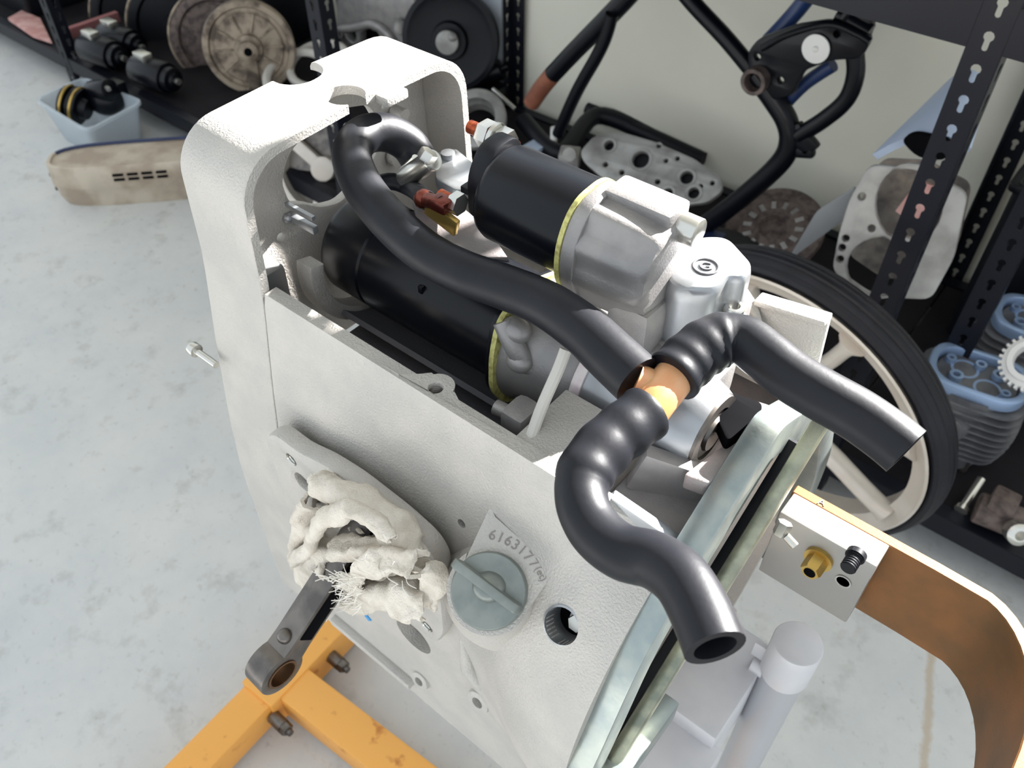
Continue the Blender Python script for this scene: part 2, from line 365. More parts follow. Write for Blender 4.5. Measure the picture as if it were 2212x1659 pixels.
# ribs behind the web
A = at(1372, 978, Z=.868); B = at(1543, 1036, Z=.855)
g = G(); g.bar(A+Vector((0, .004, -.016)), B+Vector((0, .004, -.016)), .010, .034, bev=.002); g.o('saddle_rib', ALUW, eng)
A = at(1296, 1066, Z=.864); B = at(1438, 1163, Z=.842)
g = G(); g.bar(A+Vector((0, .003, -.012)), B+Vector((0, .003, -.012)), .007, .026, bev=.001); g.o('inner_ledge', ALUS, eng)
g = G(); g.box((-.128, .285, .832), (.05, .05, .006)); g.o('inner_floor', ALUW, eng)
# platform under the breather cover and right hand rear wall
g = G(); g.box((-.182, .398, .870), (.066, .066, .046), .006); g.box((-.155, .375, .862), (.04, .03, .03), .005); g.o('breather_platform', ALUW, eng)
p1 = at(1640, 642, Y=.452); p2 = at(1793, 688, Y=.452); p3 = at(1762, 812, Y=.452); p4 = at(1640, 850, Y=.452)
g = G(); m = frame((0, .452, 0), (1, 0, 0), (0, 0, 1)); g.plate(rounded([(p.x, p.z, r) for p, r in zip((p1, p2, p3, p4), (.006, .003, .002, .004))]), [], .006, m, .0008)
g.bar(p1+Vector((0, -.002, 0)), p2+Vector((0, -.002, 0)), .012, .004, bev=.001); g.o('rear_guard_wall', ALU, eng)
# dark pinion opening and stained rear wall
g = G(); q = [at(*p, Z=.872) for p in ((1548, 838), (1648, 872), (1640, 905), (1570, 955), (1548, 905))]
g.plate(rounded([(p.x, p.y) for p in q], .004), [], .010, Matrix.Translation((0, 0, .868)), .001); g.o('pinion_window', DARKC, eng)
q = [at(*p, Z=.862) for p in ((1600, 860), (1665, 880), (1655, 935), (1530, 1050), (1475, 1030), (1570, 960))]
g = G(); g.plate(rounded([(p.x, p.y) for p in q], .003), [], .012, Matrix.Translation((0, 0, .858)), .001); g.o('stained_rear_wall', ALUR, eng)

# cylinder mounting pad with studs holes
PX = (-.402, .655), (-.402, .774), (-.386, .789), (-.362, .787), (-.335, .7955), (-.305, .799), (-.262, .7955), (-.238, .789), (-.229, .777), (-.230, .684), (-.240, .655)
g = G(); m = frame((0, .2105, 0), (1, 0, 0), (0, 0, 1))
g.plate(rounded([(p[0], p[1], .010) for p in PX], n=5), [circ(-.312, .715, .050, 48)[::-1], circ(-.3735, .769, .0046, 20), circ(-.2465, .772, .0046, 20), circ(-.2485, .672, .0046, 20), circ(-.366, .748, .0085, 20)], .015, m, .0035)
pad = g.o('cylinder_pad', ALU, eng)
for (x, z) in ((-.3735, .769), (-.2465, .772), (-.2485, .672)):
    g = G(); g.lathe((x, .2035, z), (0, 1, 0), [(i*.0009, .0047-(.0006 if i % 2 else 0)) for i in range(14)], 18, cap=False); g.cyl((x, .2135, z), (x, .216, z), .0045); g.o('thread_insert', STEEL, pad)
g = G(); g.cyl((-.366, .214, .748), (-.366, .217, .748), .009); g.o('oil_passage', DARKC, pad)
# lower case: ledge, bosses
A = on_side(735, 1335, .002); B = on_side(875, 1478, .002)
g = G(); g.bar((-.392, .2105, .512), (-.288, .2105, .512), .010, .010, bev=.003); g.o('sump_ledge', ALU, eng)
for (px, py, r) in ((912, 1470, .009), (1038, 1515, .010)):
    p = on_side(px, py); g = G(); g.lathe(p+Vector((0, .012, 0)), (0, -1, .25), [(0, r*1.3), (.012, r*1.1), (.016, r), (.0165, r*.5), (.010, r*.48), (.010, 0)], 24); g.o('sump_boss', ALU, eng)
pa = on_side(990, 1372); pb = on_side(1042, 1500)
g = G(); g.sweep([pa+Vector((0, .004, .0)), (pa+pb)/2+Vector((0, -.002, 0)), pb+Vector((0, .002, 0))], lambda t: .007*(1-abs(t-.55)*1.2), 12); g.o('casting_rib', ALU, eng)
p = on_side(795, 1335, .0005); g = G(); g.box(p, (.006, .001, .006), rot=Matrix.Rotation(.7, 3, 'Y')); g.o('blue_mark', BLUEP, eng)

# filler boss (inclined upwards) with stamped number
cB = at(1056, 1276, Y=.1985); _a = on_side(1056, 1094, .001); _b = on_side(1196, 1258, .001)
nB = (_b-_a).cross(cB-_a).normalized()
if nB.z < 0: nB = -nB
uB = (Vector((1, 0, 0))-nB*nB.x).normalized(); vB = nB.cross(uB)
mB = frame(cB, uB, vB)                       # z = u x v = -n? fix sign below
if Vector((mB[0][2], mB[1][2], mB[2][2])).dot(nB) < 0: mB = frame(cB, -uB, vB)
def uv(px, py, off=0.):
    """point of the photo on the boss plane -> (u,v)"""
    d0 = at(px, py, Z=.5)-Vector((0, 0, CAM_H)); C0 = Vector((0, 0, CAM_H)); t = (cB+nB*off-C0).dot(nB)/d0.dot(nB); q = C0+d0*t-cB
    return (q.dot(uB), q.dot(vB))
apex = uv(1058, 1092); rgt = uv(1178, 1262); lft = uv(1004, 1208)
RC = .0238
pts = [lft, apex, (apex[0]+.006, apex[1]-.004), (rgt[0]-.002, rgt[1]+.010), rgt]+circ(0, 0, RC*1.10, 22, math.radians(-22), math.radians(-205))
g = G()
def sd(p): return (p[0], p[1])
g.plate([sd(p) for p in pts], [], .044, frame(cB-nB*.0245, uB, vB)); fb = g.o('filler_boss', ALU, eng)
# fillet skirt of the boss running down into the case
g = G(); g.lathe(cB-nB*.060, nB, [(0, RC*1.75), (.018, RC*1.42), (.036, RC*1.2), (.056, RC*1.08)], 40); g.o('filler_skirt', ALU, eng)
txt = '6163177'; L0 = uv(1062, 1156); L1 = uv(1152, 1217)
for i, ch in enumerate(txt):
    t = i/(len(txt)-1); u = L0[0]+(L1[0]-L0[0])*t; v = L0[1]+(L1[1]-L0[1])*t+.0028*math.sin(math.pi*t)
    an = math.radians(14-34*t); pos = cB+uB*u+vB*v-nB*.0024
    mx = frame(pos, uB*math.cos(an)+vB*math.sin(an), -uB*math.sin(an)+vB*math.cos(an)); g = G(); g.text(ch, .0088, mx, .0003); g.o('stamped_digit', INK, fb)
e0 = uv(1167, 1240); mx = frame(cB+uB*e0[0]+vB*e0[1]-nB*.0024, uB*.85-vB*.5, uB*.5+vB*.85); g = G(); g.text('(et)', .0062, mx, .0003); g.o('stamped_mark', INK, fb)

# rear flange ring of the case
def rimprof(R, n=60, a0=-40, a1=220, zt=.884):
    out = []
    for i in range(n+1):
        a = math.radians(a0+(a1-a0)*i/n); y, z = YC+R*math.cos(a), .685+R*math.sin(a)
        out.append((y, z))
    return out
def flange(R, Ri, x0, x1, name, mat, zt, yt0, yt1):
    prof = []
    o = rimprof(R, 72, -60, 240); i_ = rimprof(Ri, 72, -60, 240)
    g = G(); yzplate(g, o+i_[::-1], [], x0, x1, .001); return g
ARCH = [(.185, .560), (.172, .60), (.1655, .645), (.167, .685), (.175, .712), (.189, .7406), (.2146, .7935), (.242, .8236), (.272, .8447), (.312, .868), (.335, .880), (YC, .884)]
ARCH = ARCH+[(2*YC-y, z) for y, z in ARCH[-2::-1]]
arcs = [(p.x, p.y) for p in smoothpath([Vector((y, z, 0)) for y, z in ARCH], 4)]
ain = [(YC+(y-YC)*.86, .66+(z-.66)*.87) for y, z in arcs]
g = G(); yzplate(g, arcs+ain[::-1], [], -.1035, -.0855, .0014); g.o('rear_flange', ZINC, eng)

# timing cover -------------------------------------------------------------
def arch(off=0., r=.034, zt=.976, n=10):
    zb = .487; L = []
    zs = [zb+(zt-r-zb)*k/24 for k in range(25)]
    def hw(z): return (interp(BASE, z) if z < .88 else .1075-.003*(z-.88)/.06)-off
    for z in zs: L.append((YC-hw(z), z))
    h0 = hw(zt-r)
    for i in range(1, n+1):
        a = math.pi-math.pi/2*i/n; rr = r-off*.6
        L.append((YC-h0+rr+rr*math.cos(a), zt-off-rr+rr*math.sin(a)))
    R = [(2*YC-y, z) for y, z in L[::-1]]
    crown = [(YC-.03, zt-off+.0012), (YC, zt-off+.0022), (YC+.03, zt-off+.0012)]
    return L+crown+R
def shell(prof_o, prof_i, stations):
    """stations: list of (x, scale-in offset index)"""
    b = bmesh.new(); RO = []; RI = []
    for x, po, pi in stations:
        RO.append([b.verts.new((x, y, z)) for y, z in po]); RI.append([b.verts.new((x, y, z)) for y, z in pi])
    n = len(RO[0])
    for s in range(len(RO)-1):
        for i in range(n-1):
            b.faces.new((RO[s][i], RO[s][i+1], RO[s+1][i+1], RO[s+1][i])); b.faces.new((RI[s][i], RI[s+1][i], RI[s+1][i+1], RI[s][i+1]))
        for i in (0, n-1): b.faces.new((RO[s][i], RO[s+1][i], RI[s+1][i], RI[s][i]))
    for s in (0, -1):
        for i in range(n-1): b.faces.new((RO[s][i], RI[s][i], RI[s][i+1], RO[s][i+1]))
    bmesh.ops.recalc_face_normals(b, faces=b.faces); return b
a0_, a1_, a2_, ai = arch(.004), arch(.0012), arch(0), arch(.0065)
g = G(); g._add(shell(None, None, [(-.4815, a0_, ai), (-.4800, a1_, ai), (-.4770, a2_, ai), (-.4140, a2_, ai), (-.4134, arch(.0005), ai)]))
tcov = g.o('timing_cover', ALU, eng)
f0 = at(645, 165, Z=.976); r0 = at(757, 212, Z=.976)
cut(tcov, [cutcyl((f0.x-.003, f0.y+.001, .93), (f0.x-.003, f0.y+.001, 1.02), .0185), cutcyl((r0.x-.003, .3435, .93), (r0.x-.003, .3435, 1.02), .0135)])
# bracket step on the rear top edge
g = G(); s0 = at(805, 212, Z=.972); s1 = at(872, 198, Z=.972); g.box((-.4075, (s0.y+s1.y)/2, .9725), (.012, s1.y-s0.y, .0065), .0015); g.o('edge_step', ALU, tcov)
# inner web with alternator opening
g = G(); op = [(.300, .920), (.3035, .900), (.316, .8945), (.328, .885), (.3465, .8795), (.362, .884), (.378, .893), (.392, .905), (.396, .925), (.388, .943), (.36, .951), (.33, .947), (.310, .937)]
inner = [(y, z) for y, z in ai if z > .76]; inner = [(inner[0][0], .76)]+inner+[(inner[-1][0], .76)]
yzplate(g, inner, [rounded([(y, z, .006) for y, z in op], n=3), circ(.2895, .8795, .0036, 16), circ(.404, .935, .004, 16)], -.462, -.454, .0008); g.o('inner_web', ALU, tcov)
g = G(); g.box((-.447, .262, .845), (.018, .030, .05), .003); g.o('corner_block', ALUS, tcov)
g = G(); ao = circ(.338, .862, .0595, 26, math.radians(165), math.radians(288)); ai_ = circ(.338, .862, .0475, 26, math.radians(165), math.radians(288)); yzplate(g, ao+ai_[::-1], [], -.428, -.412, .0012); g.o('starter_cradle', ALU, tcov)
g = G(); g.box((-.44, .300, .893), (.03, .005, .006), .001); g.box((-.44, .300, .903), (.03, .003, .003)); g.ball((-.452, .297, .893), .004, 2); g.o('cast_lug', ALUS, tcov)
g = G(); g.cyl((-.452, .405, .895), (-.446, .405, .895), .008, 20); g.cyl((-.452, .41, .93), (-.44, .41, .93), .005, 16); g.o('web_boss', ALU, tcov)
# bolts on the front of the cover
p = at(424, 758, Y=.219); g = G(); g.cyl(p+Vector((-.004, 0, 0)), p+Vector((.025, 0, 0)), .0028, 14); g.cyl(p+Vector((-.006, 0, 0)), p+Vector((.001, 0, 0)), .0056, 18, .0008); g.o('cover_screw', STEEL, tcov)
p = at(412, 325, X=-.481); g = G(); g.cyl(p+Vector((-.004, .003, 0)), p+Vector((.006, .003, 0)), .0045, 16); g.o('cover_screw', STEEL, tcov)

# breather cover on top ---------------------------------------------------
bc = thing('breather_cover', 'polished aluminium breather cover with round G logo and hex socket screw on the engine', 'engine cover', (-.16, .395, .895))
def bcpt(px, py, Z): q = at(px, py, Z=Z); return (q.x, q.y)
outl = rounded([bcpt(1418, 572, .937)+(.014,), bcpt(1505, 525, .937)+(.008,), bcpt(1568, 525, .937)+(.008,), bcpt(1628, 592, .937)+(.008,), bcpt(1606, 622, .937)+(.004,), bcpt(1572, 618, .937)+(.006,), bcpt(1545, 650, .937)+(.008,), bcpt(1446, 645, .937)+(.018,)], n=6)
g = G(); b = bmesh.new(); cx = sum(p[0] for p in outl)/len(outl); cy = sum(p[1] for p in outl)/len(outl); rings = []
for z, s in ((.897, 1.0), (.933, 1.0), (.939, .985), (.9425, .95), (.9440, .88), (.9445, .5), (.9445, .02)):
    rings.append([b.verts.new((cx+(x-cx)*s, cy+(y-cy)*s, z)) for x, y in outl])
for r0_, r1_ in zip(rings, rings[1:]):
    for i in range(len(outl)): b.faces.new((r0_[i], r0_[(i+1) % len(outl)], r1_[(i+1) % len(outl)], r1_[i]))
b.faces.new(rings[-1]); b.faces.new(rings[0][::-1]); bmesh.ops.recalc_face_normals(b, faces=b.faces); g._add(b); g.o('cover_body', ALUS, bc)
g = G(); g.plate([(cx+(x-cx)*1.12, cy+(y-cy)*1.12) for x, y in outl], [], .004, Matrix.Translation((0, 0, .899)), .0008); g.o('base_flange', ALUW, bc)
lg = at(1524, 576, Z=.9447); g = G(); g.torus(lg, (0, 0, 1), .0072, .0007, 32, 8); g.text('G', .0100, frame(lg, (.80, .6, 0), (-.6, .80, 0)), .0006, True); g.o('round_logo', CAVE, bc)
p = at(1587, 662, Z=.924); g = G(); g.lathe(p-Vector((0, 0, .012)), (0, 0, 1), [(0, .0062), (.0116, .0062), (.0126, .0054), (.0126, .0034), (.0085, .0034), (.0085, 0)], 24); g.o('socket_screw', STEEL, bc)
g = G(); g.lathe(p-Vector((0, 0, .016)), (0, 0, 1), [(0, .0095), (.009, .0085), (.010, .007)], 24); g.o('screw_boss', ALUS, bc)
g = G(); a = at(1440, 530, Z=.93); g.cyl(a+Vector((-.012, .004, -.004)), a+Vector((.018, 0, -.006)), .008, 20, .001); g.ball(at(1480, 520, Z=.94), .005, 2); g.o('breather_spigot', ALUS, bc)

# starter motor ------------------------------------------------------------
SY, SZ = .338, .862; LY, LZ = .354, .9505
sm = thing('starter_motor', 'black starter motor with silver solenoid housing lying in the engine top', 'starter motor', (-.28, SY, .82))
ax = Vector((1, 0, 0))
g = G(); g.lathe((-.432, SY, SZ), ax, [(0, .026), (.001, .031), (.004, .0365), (.009, .0388), (.042, .0388), (.0435, .0375), (.0455, .0375), (.047, .0392), (.172, .0392)], 48); g.o('motor_can', BLACK, sm)
# gasket flange (oblong plate)
fl = rounded([(.292, .878, .010), (.300, .905, .012), (.335, .912, .01), (.372, .900, .012), (.385, .862, .01), (.372, .828, .012), (.338, .815, .01), (.303, .826, .012), (.291, .850, .008)], n=5)
g = G(); yzplate(g, fl, [], -.2615, -.258, .0004); g.o('flange_plate', BLACK, sm)
g = G(); yzplate(g, [(SY+(y-SY)*1.01, SZ+(z-SZ)*1.01) for y, z in fl], [], -.258, -.2545); g.o('body_gasket', GASK, sm)
g = G(); g.lathe((-.2545, SY, SZ), ax, [(0, .044), (.004, .0435), (.010, .041), (.035, .0375), (.048, .036), (.052, .0345)], 40)
for (y, z, x, r) in ((.304, .898, -.246, .0085), (.300, .878, -.240, .0075), (.306, .872, -.236, .007)):
    g.ball((x, y, z), (r*1.2, r, r), 3)
g.sweep(smoothpath([(-.2545, .302, .902), (-.245, .300, .890), (-.238, .303, .876)], 5), .007, 12); g.o('drive_housing', ALUW, sm)
g = G(); g.lathe((-.204, SY, SZ), ax, [(0, .0365), (.007, .0365)], 40); g.o('clear_band', PLCLR, sm)
g = G(); g.lathe((-.197, SY, SZ), ax, [(0, .035), (.03, .0345), (.058, .032), (.070, .0285), (.074, .0265)], 40); g.o('nose_cone', ALUS, sm)
g = G(); g.lathe((-.1235, SY, SZ), ax, [(0, .0262), (.0025, .0255), (.0025, .018), (.001, .017), (.0015, .012), (.0035, .011), (.0035, 0)], 32); g.o('nose_bush', STEELD, sm)
g = G(); g.cyl((-.263, .2985, .872), (-.2615, .2985, .872), .003, 12); g.o('flange_screw', STEEL, sm)
p = at(910, 625, Y=.306); g = G(); g.box(p, (.004, .003, .006), .0008); g.o('body_peg', BLACK, sm)
# label band on the can (lighter matt patch edge)
# solenoid
sol = G(); sol.lathe((-.300, LY, LZ), ax, [(0, .022), (.0005, .0255), (.003, .0292), (.007, .0308), (.070, .0308)], 48)
sol.o('solenoid_can', BLACK, sm)
# oblong solenoid plug cap in front
g = G(); capo = rounded([(LY-.026, LZ-.022, .008), (LY-.026, LZ+.012, .010), (LY-.012, LZ+.031, .010), (LY+.014, LZ+.032, .010), (LY+.024, LZ+.016, .01), (LY+.024, LZ-.02, .01)], n=4)
capo = [(LY+.004+(y-LY)*.84, LZ+.003+(z-LZ)*.90) for y, z in capo]; yzplate(g, capo, [], -.3125, -.2985, .0025); g.box((-.316, LY-.004, LZ-.002), (.012, .018, .005), .001); g.o('terminal_cap', BLACKM, sm)
# housing behind the solenoid gasket
g = G(); gk = rounded([(LY-.0335, LZ+.010, .012), (LY-.020, LZ+.031, .012), (LY+.012, LZ+.033, .012), (LY+.031, LZ+.014, .012), (LY+.031, LZ-.022, .010), (LY+.01, LZ-.040, .01), (LY-.022, LZ-.037, .01), (LY-.034, LZ-.014, .01)], n=5)
yzplate(g, gk, [], -.2315, -.2285); g.o('solenoid_gasket', GASK, sm)
g = G(); gh = [(LY+(y-LY)*.985, LZ+(z-LZ)*.985) for y, z in gk]; yzplate(g, gh, [], -.2285, -.219, .001)
b = bmesh.new(); rings = []
for x, s in ((-.2195, .93), (-.205, .91), (-.190, .88), (-.180, .84), (-.176, .78), (-.1745, .6)):
    ring = []
    for k, (y, z) in enumerate(gk):
        a = math.atan2(z-LZ, y-LY); rip = 1+.055*math.cos(a*9)*(1 if x < -.178 else .3); ring.append(b.verts.new((x, LY+(y-LY)*s*rip, LZ+(z-LZ)*s*rip)))
    rings.append(ring)
for r0_, r1_ in zip(rings, rings[1:]):
    for i in range(len(gk)): b.faces.new((r0_[i], r0_[(i+1) % len(gk)], r1_[(i+1) % len(gk)], r1_[i]))
b.faces.new(rings[-1]); b.faces.new(rings[0][::-1]); bmesh.ops.recalc_face_normals(b, faces=b.faces); g._add(b)
g.o('solenoid_housing', ALUW, sm, 50)
hb = at(1335, 440, Z=.985); g = G(); g.box((-.200, LY+.008, LZ+.028), (.044, .022, .012), .003); g.o('housing_pad', ALUW, sm)
g = G(); g.cyl((-.185, LY+.010, LZ+.022), (-.166, LY+.010, LZ+.022), .0085, 24, .001); g.o('link_screw', STEEL, sm)
g = G(); g.box((-.186, LY-.006, LZ-.045), (.030, .036, .05), .008); g.box((-.170, LY+.004, .885), (.022, .04, .03), .005); g.o('mount_neck', ALUW, sm)
# terminals
def terminal(p, d, nm='terminal_post'):
    d = Vector(d).normalized(); g = G(); g.cyl(p, p+d*.040, .0046, 14); g.o(nm, COPPER, sm)
    for s in (.006, .0205):
        g = G(); g.hexa(p+d*s, d, .0165, .0095); g.o('terminal_nut', STEEL, sm)
    g = G(); g.cyl(p+d*.0155, p+d*.0185, .0105, 20); g.o('washer', STEEL, sm)
terminal(Vector((-.311, LY+.030, LZ+.012)), (-1, 0, .02))
p = at(985, 438, Y=.322)
g = G(); g.hexa(p+Vector((.004, 0, 0)), (-1, 0, 0), .0125, .007); g.o('terminal_nut', STEEL, sm)
g = G(); g.cyl(p+Vector((-.003, 0, 0)), p+Vector((-.013, 0, 0)), .0042, 14); g.o('terminal_post', COPPER, sm)
g = G(); g.box(p+Vector((-.007, -.006, -.010)), (.026, .004, .012), .001, Matrix.Rotation(.25, 3, 'Y')); g.o('terminal_tab', BRASS, sm)
lugp = at(955, 440, Y=.315); lugq = at(915, 430, Y=.318)
g = G(); g.box(lugp, (.013, .011, .008), .002); g.cyl(lugp, lugq, .0048, 14); g.ball(lugq, .0065, 2); g.o('cable_lug', REDCO, sm)
# white junction lug plate in front of solenoid
A = at(960, 355, Z=.94); B = at(1035, 400, Z=.935)
g = G(); q = [at(*p, Z=.930) for p in ((935, 330), (985, 318), (1040, 365), (1040, 405), (985, 410), (940, 385))]
g.plate(rounded([(v.x, v.y) for v in q], .004), [], .010, Matrix.Translation((0, 0, .925)), .002); g.cyl(at(968, 340, Z=.93), at(968, 340, Z=.93)+Vector((0, 0, .004)), .005, 16); g.o('brush_cover_plate', ALUS, sm)
g = G(); q = [at(*p, Z=.90) for p in ((890, 420), (990, 440), (1060, 500), (1100, 560), (1000, 560), (900, 480))]; g.plate([(v.x, v.y) for v in q], [], .012, Matrix.Translation((0, 0, .896)), .003); g.o('bearing_shield', ALUR, sm)
p0 = at(905, 385, Z=.925); 
g = G(); g.cyl(at(875, 385, Z=.918), at(935, 345, Z=.945), .0075, 20, .001); g.hexa(at(918, 345, Z=.945), (.3, .5, .8), .011, .007); g.cyl(at(868, 372, Z=.918), at(898, 342, Z=.935), .003, 10); g.o('cable_clamp', STEEL, sm)
g = G(); g.sweep(smoothpath([at(780, 415, Z=.91), at(840, 392, Z=.915), at(890, 408, Z=.915), at(925, 435, Y=.318)], 6), .0062, 14); g.o('battery_cable', RUBB, sm)
g = G(); g.sweep(smoothpath([at(1222, 755, Z=.915), at(1205, 800, Z=.905), at(1170, 880, Z=.888), at(1145, 950, Z=.875)], 6), lambda t: .0036, 10); g.o('earth_wire', CABLE, sm)
g = G(); q = at(1125, 905, Z=.868); g.box(q, (.018, .022, .022), .006); g.cyl(q+Vector((-.018, -.002, 0)), q, .005, 14); g.o('mounting_lug', ALUW, sm)

# filler cap -----------------------------------------------------------------
fc = thing('oil_filler_cap', 'grey zinc oil filler cap with raised turning wing on the engine side', 'cap', cB)
g = G(); g.lathe(cB-nB*.0028, nB, [(0, RC*.97), (.0035, RC*.97), (.0052, RC*.955), (.006, RC*.92), (.0062, .0)], 48); g.o('cap_disc', CAPM, fc)
w0 = uv(978, 1212, .012); w1 = uv(1126, 1325, .012); dw = Vector((w1[0]-w0[0], w1[1]-w0[1])); Lw = dw.length; dw.normalize()
dirw = (uB*dw.x+vB*dw.y); mid = cB+uB*((w0[0]+w1[0])/2)+vB*((w0[1]+w1[1])/2); sidew = nB.cross(dirw)
prof = rounded([(-Lw*.50, .0125, .001), (-Lw*.44, .0165, .003), (Lw*.42, .0145, .003), (Lw*.50, .008, .003), (Lw*.44, .003, .001), (-Lw*.42, .003, .001)], n=3)
g = G(); g.plate(prof, [], .0058, frame(mid, dirw, nB), .0010); g.ball(mid+nB*.004, (.010, .010, .007), 3); g.o('turning_wing', CAPM, fc)

# cylinder bore rag ------------------------------------------------------------
def R(px, py, Y): return at(px, py, Y=Y)
rg = thing('cotton_rag', 'crumpled off-white cotton rag with frayed edge stuffed in the cylinder opening', 'rag', (-.31, .19, .66))
def crumple(co, amp, f, seed):
    v = co*f+Vector((seed, seed*1.7, -seed)); n = noise.noise_vector(v); n2 = noise.noise_vector(v*2.3); return co+(n*amp+n2*amp*.45)
def ribbon(path, wid, thick, seed, curl=.6, up=(0, -.5, .8), n=12, pleat=0., npl=1.5):
    """folded cloth strip: curled and pleated cross-section swept along a path"""
    P = smoothpath(path, n); k = len(P); b = bmesh.new(); W = 30; V = []
    for i, p in enumerate(P):
        t = (P[min(i+1, k-1)]-P[max(i-1, 0)]).normalized(); u = Vector(up); s = t.cross(u).normalized(); u = s.cross(t); row = []
        ww = wid*(.86+.18*math.sin(i*.31+seed))
        for j in range(W):
            f = j/(W-1)-.5; a = f*math.pi*2*curl; r = ww/(math.pi*2*curl)
            q = p+s*(r*math.sin(a))+u*(r*math.cos(a)-r+pleat*math.sin(2*math.pi*npl*f+seed+.06*i))
            row.append(crumple(crumple(q, .0036, 48, seed), .0011, 210, seed+3))
        V.append(row)
    def off(i, j):
        a = V[min(i+1, k-1)][j]-V[max(i-1, 0)][j]; c = V[i][min(j+1, W-1)]-V[i][max(j-1, 0)]; return a.cross(c).normalized()
    T = []; B_ = []
    for i in range(k):
        T.append([]); B_.append([])
        for j in range(W):
            nn = off(i, j); q = V[i][j]; T[i].append(b.verts.new(q+nn*thick/2)); B_[i].append(b.verts.new(q-nn*thick/2))
    for i in range(k-1):
        for j in range(W-1):
            b.faces.new((T[i][j], T[i+1][j], T[i+1][j+1], T[i][j+1])); b.faces.new((B_[i][j], B_[i][j+1], B_[i+1][j+1], B_[i+1][j]))
        for j in (0, W-1): b.faces.new((T[i][j], B_[i][j], B_[i+1][j], T[i+1][j]))
    for i in (0, k-1):
        for j in range(W-1): b.faces.new((T[i][j], T[i][j+1], B_[i][j+1], B_[i][j]))
    bmesh.ops.recalc_face_normals(b, faces=b.faces); return b
g = G()
b = bmesh.new(); bmesh.ops.create_icosphere(b, subdivisions=5, radius=1)
cR = R(775, 1175, .212)
for v in b.verts:
    d = v.co.normalized(); f = 1+.16*noise.noise(d*2.1+Vector((3, 1, 2)))+.35*abs(noise.noise(d*4.2+Vector((9, 4, 2))))+.08*noise.noise(d*12)
    v.co = cR+Vector((d.x*.038, d.y*.022, d.z*.040))*f
g._add(b); g.o('rag_core', RAG, rg, 80)
# (photo points, Y, width, seed, curl, pleat)
folds = [([(672, 1040), (735, 1068), (800, 1105), (850, 1160), (885, 1212)], .188, .046, 3.1, .62, .0),
         ([(700, 1036), (760, 1068), (820, 1110), (868, 1158)], .199, .026, 5.3, .5, .0015),
         ([(660, 1075), (638, 1110), (632, 1160), (625, 1205)], .184, .036, 8.2, .6, .003),
         ([(622, 1215), (662, 1170), (690, 1118), (740, 1100), (800, 1120), (842, 1165)], .172, .026, 11.7, .8, .0),
         ([(640, 1240), (665, 1222), (690, 1205), (715, 1212)], .178, .044, 14.4, .42, .003),
         ([(708, 1190), (745, 1180), (790, 1188), (830, 1205)], .180, .030, 17.9, .5, .002),
         ([(748, 1262), (775, 1225), (825, 1208), (880, 1215)], .174, .034, 21.4, .7, .0025),
         ([(742, 1292), (800, 1282), (860, 1285), (912, 1300)], .178, .044, 26.6, .55, .0025),
         ([(895, 1228), (918, 1262), (915, 1310)], .183, .034, 29.8, .6, .002),
         ([(668, 1032), (690, 1030), (712, 1046)], .201, .020, 31.2, .6, .001)]
for pts, Y, wd, sd_, cu, pl in folds:
    g = G(); g._add(ribbon([R(x, y, Y+.003*math.sin(i*2+sd_)) for i, (x, y) in enumerate(pts)], wd, .0026, sd_, cu, pleat=pl)); g.o('rag_fold', RAG, rg, 80)
g = G(); rnd = random.Random(3)
for i in range(120):
    x, y = rnd.uniform(715, 790), rnd.uniform(1245, 1310); p = R(x, y, .170+rnd.uniform(0, .004))
    d = Vector((rnd.uniform(-.9, -.1), rnd.uniform(-.25, .1), rnd.uniform(-.6, .05))).normalized(); L = rnd.uniform(.008, .022)
    pts = [p, p+d*L*.5+Vector((rnd.uniform(-1, 1), 0, rnd.uniform(-1, 1)))*.002, p+d*L+Vector((rnd.uniform(-1, 1), 0, rnd.uniform(-1.5, .5)))*.004]
    g.sweep(smoothpath(pts, 3), .00032, 4)
for i in range(14):
    x, y = rnd.uniform(740, 900), rnd.uniform(1210, 1310); p = R(x, y, .164); d = Vector((rnd.uniform(-1, 1), -.1, rnd.uniform(-1, 1))).normalized(); L = rnd.uniform(.008, .02)
    g.sweep(smoothpath([p, p+d*L*.5+Vector((0, -.002, .002)), p+d*L], 3), .0003, 4)
fr = g.o('frayed_threads', THREAD, rg); fr['kind'] = 'stuff'

# connecting rod ------------------------------------------------------------------
cr = thing('connecting_rod', 'dark steel connecting rod hanging out of the engine below the rag', 'connecting rod', at(592, 1440, Y=.115))
e = at(592, 1438, Y=.115); rt = Vector((-.312, .235, .745)); d = (rt-e).normalized(); s = Vector((1, 0, 0)); s = (s-d*s.dot(d)).normalized(); nn = d.cross(s)
L = (rt-e).length
half_o = [(0.010, .0135), (.022, .0105), (.034, .0105), (.06, .0115), (L, .014)]
ol = circ(0, 0, .0185, 24, math.radians(38), math.radians(322))
top = [(.019, .0115, 0), (.028, .0095, 0)]
outl = [(.030, .0105), (L*.6, .0115), (L, .0135)]
full = [(x, y) for x, y in ol]+[(.024, -.0105)]+[(x, -y) for x, y in outl]+[(x, y) for x, y in outl[::-1]]+[(.024, .0105)]
g = G(); g.plate(full, [circ(0, 0, .0118, 24)], .020, frame(e, d, nn), .0012); g.o('rod_body', STEELD, cr)
g = G(); g.box((e+d*(.03+L)/2)+s*.0092, (L*.8, .014, .003), .001, Matrix((d, nn, s)).transposed()); g.o('beam_recess', DARKC, cr)
g = G(); g.lathe(e-s*.0105, s, [(0, .0122), (.021, .0122), (.021, .0105), (0, .0105)], 28, cap=False); g.o('small_end_bush', M('bronze_bush', (110, 82, 58), .35, .8), cr)
g = G(); g.ball(e+d*.026+nn*.0105, (.006, .006, .006), 2); g.ball(e+d*.026-nn*.0105, (.006, .006, .006), 2); g.o('balance_pip', STEELD, cr)

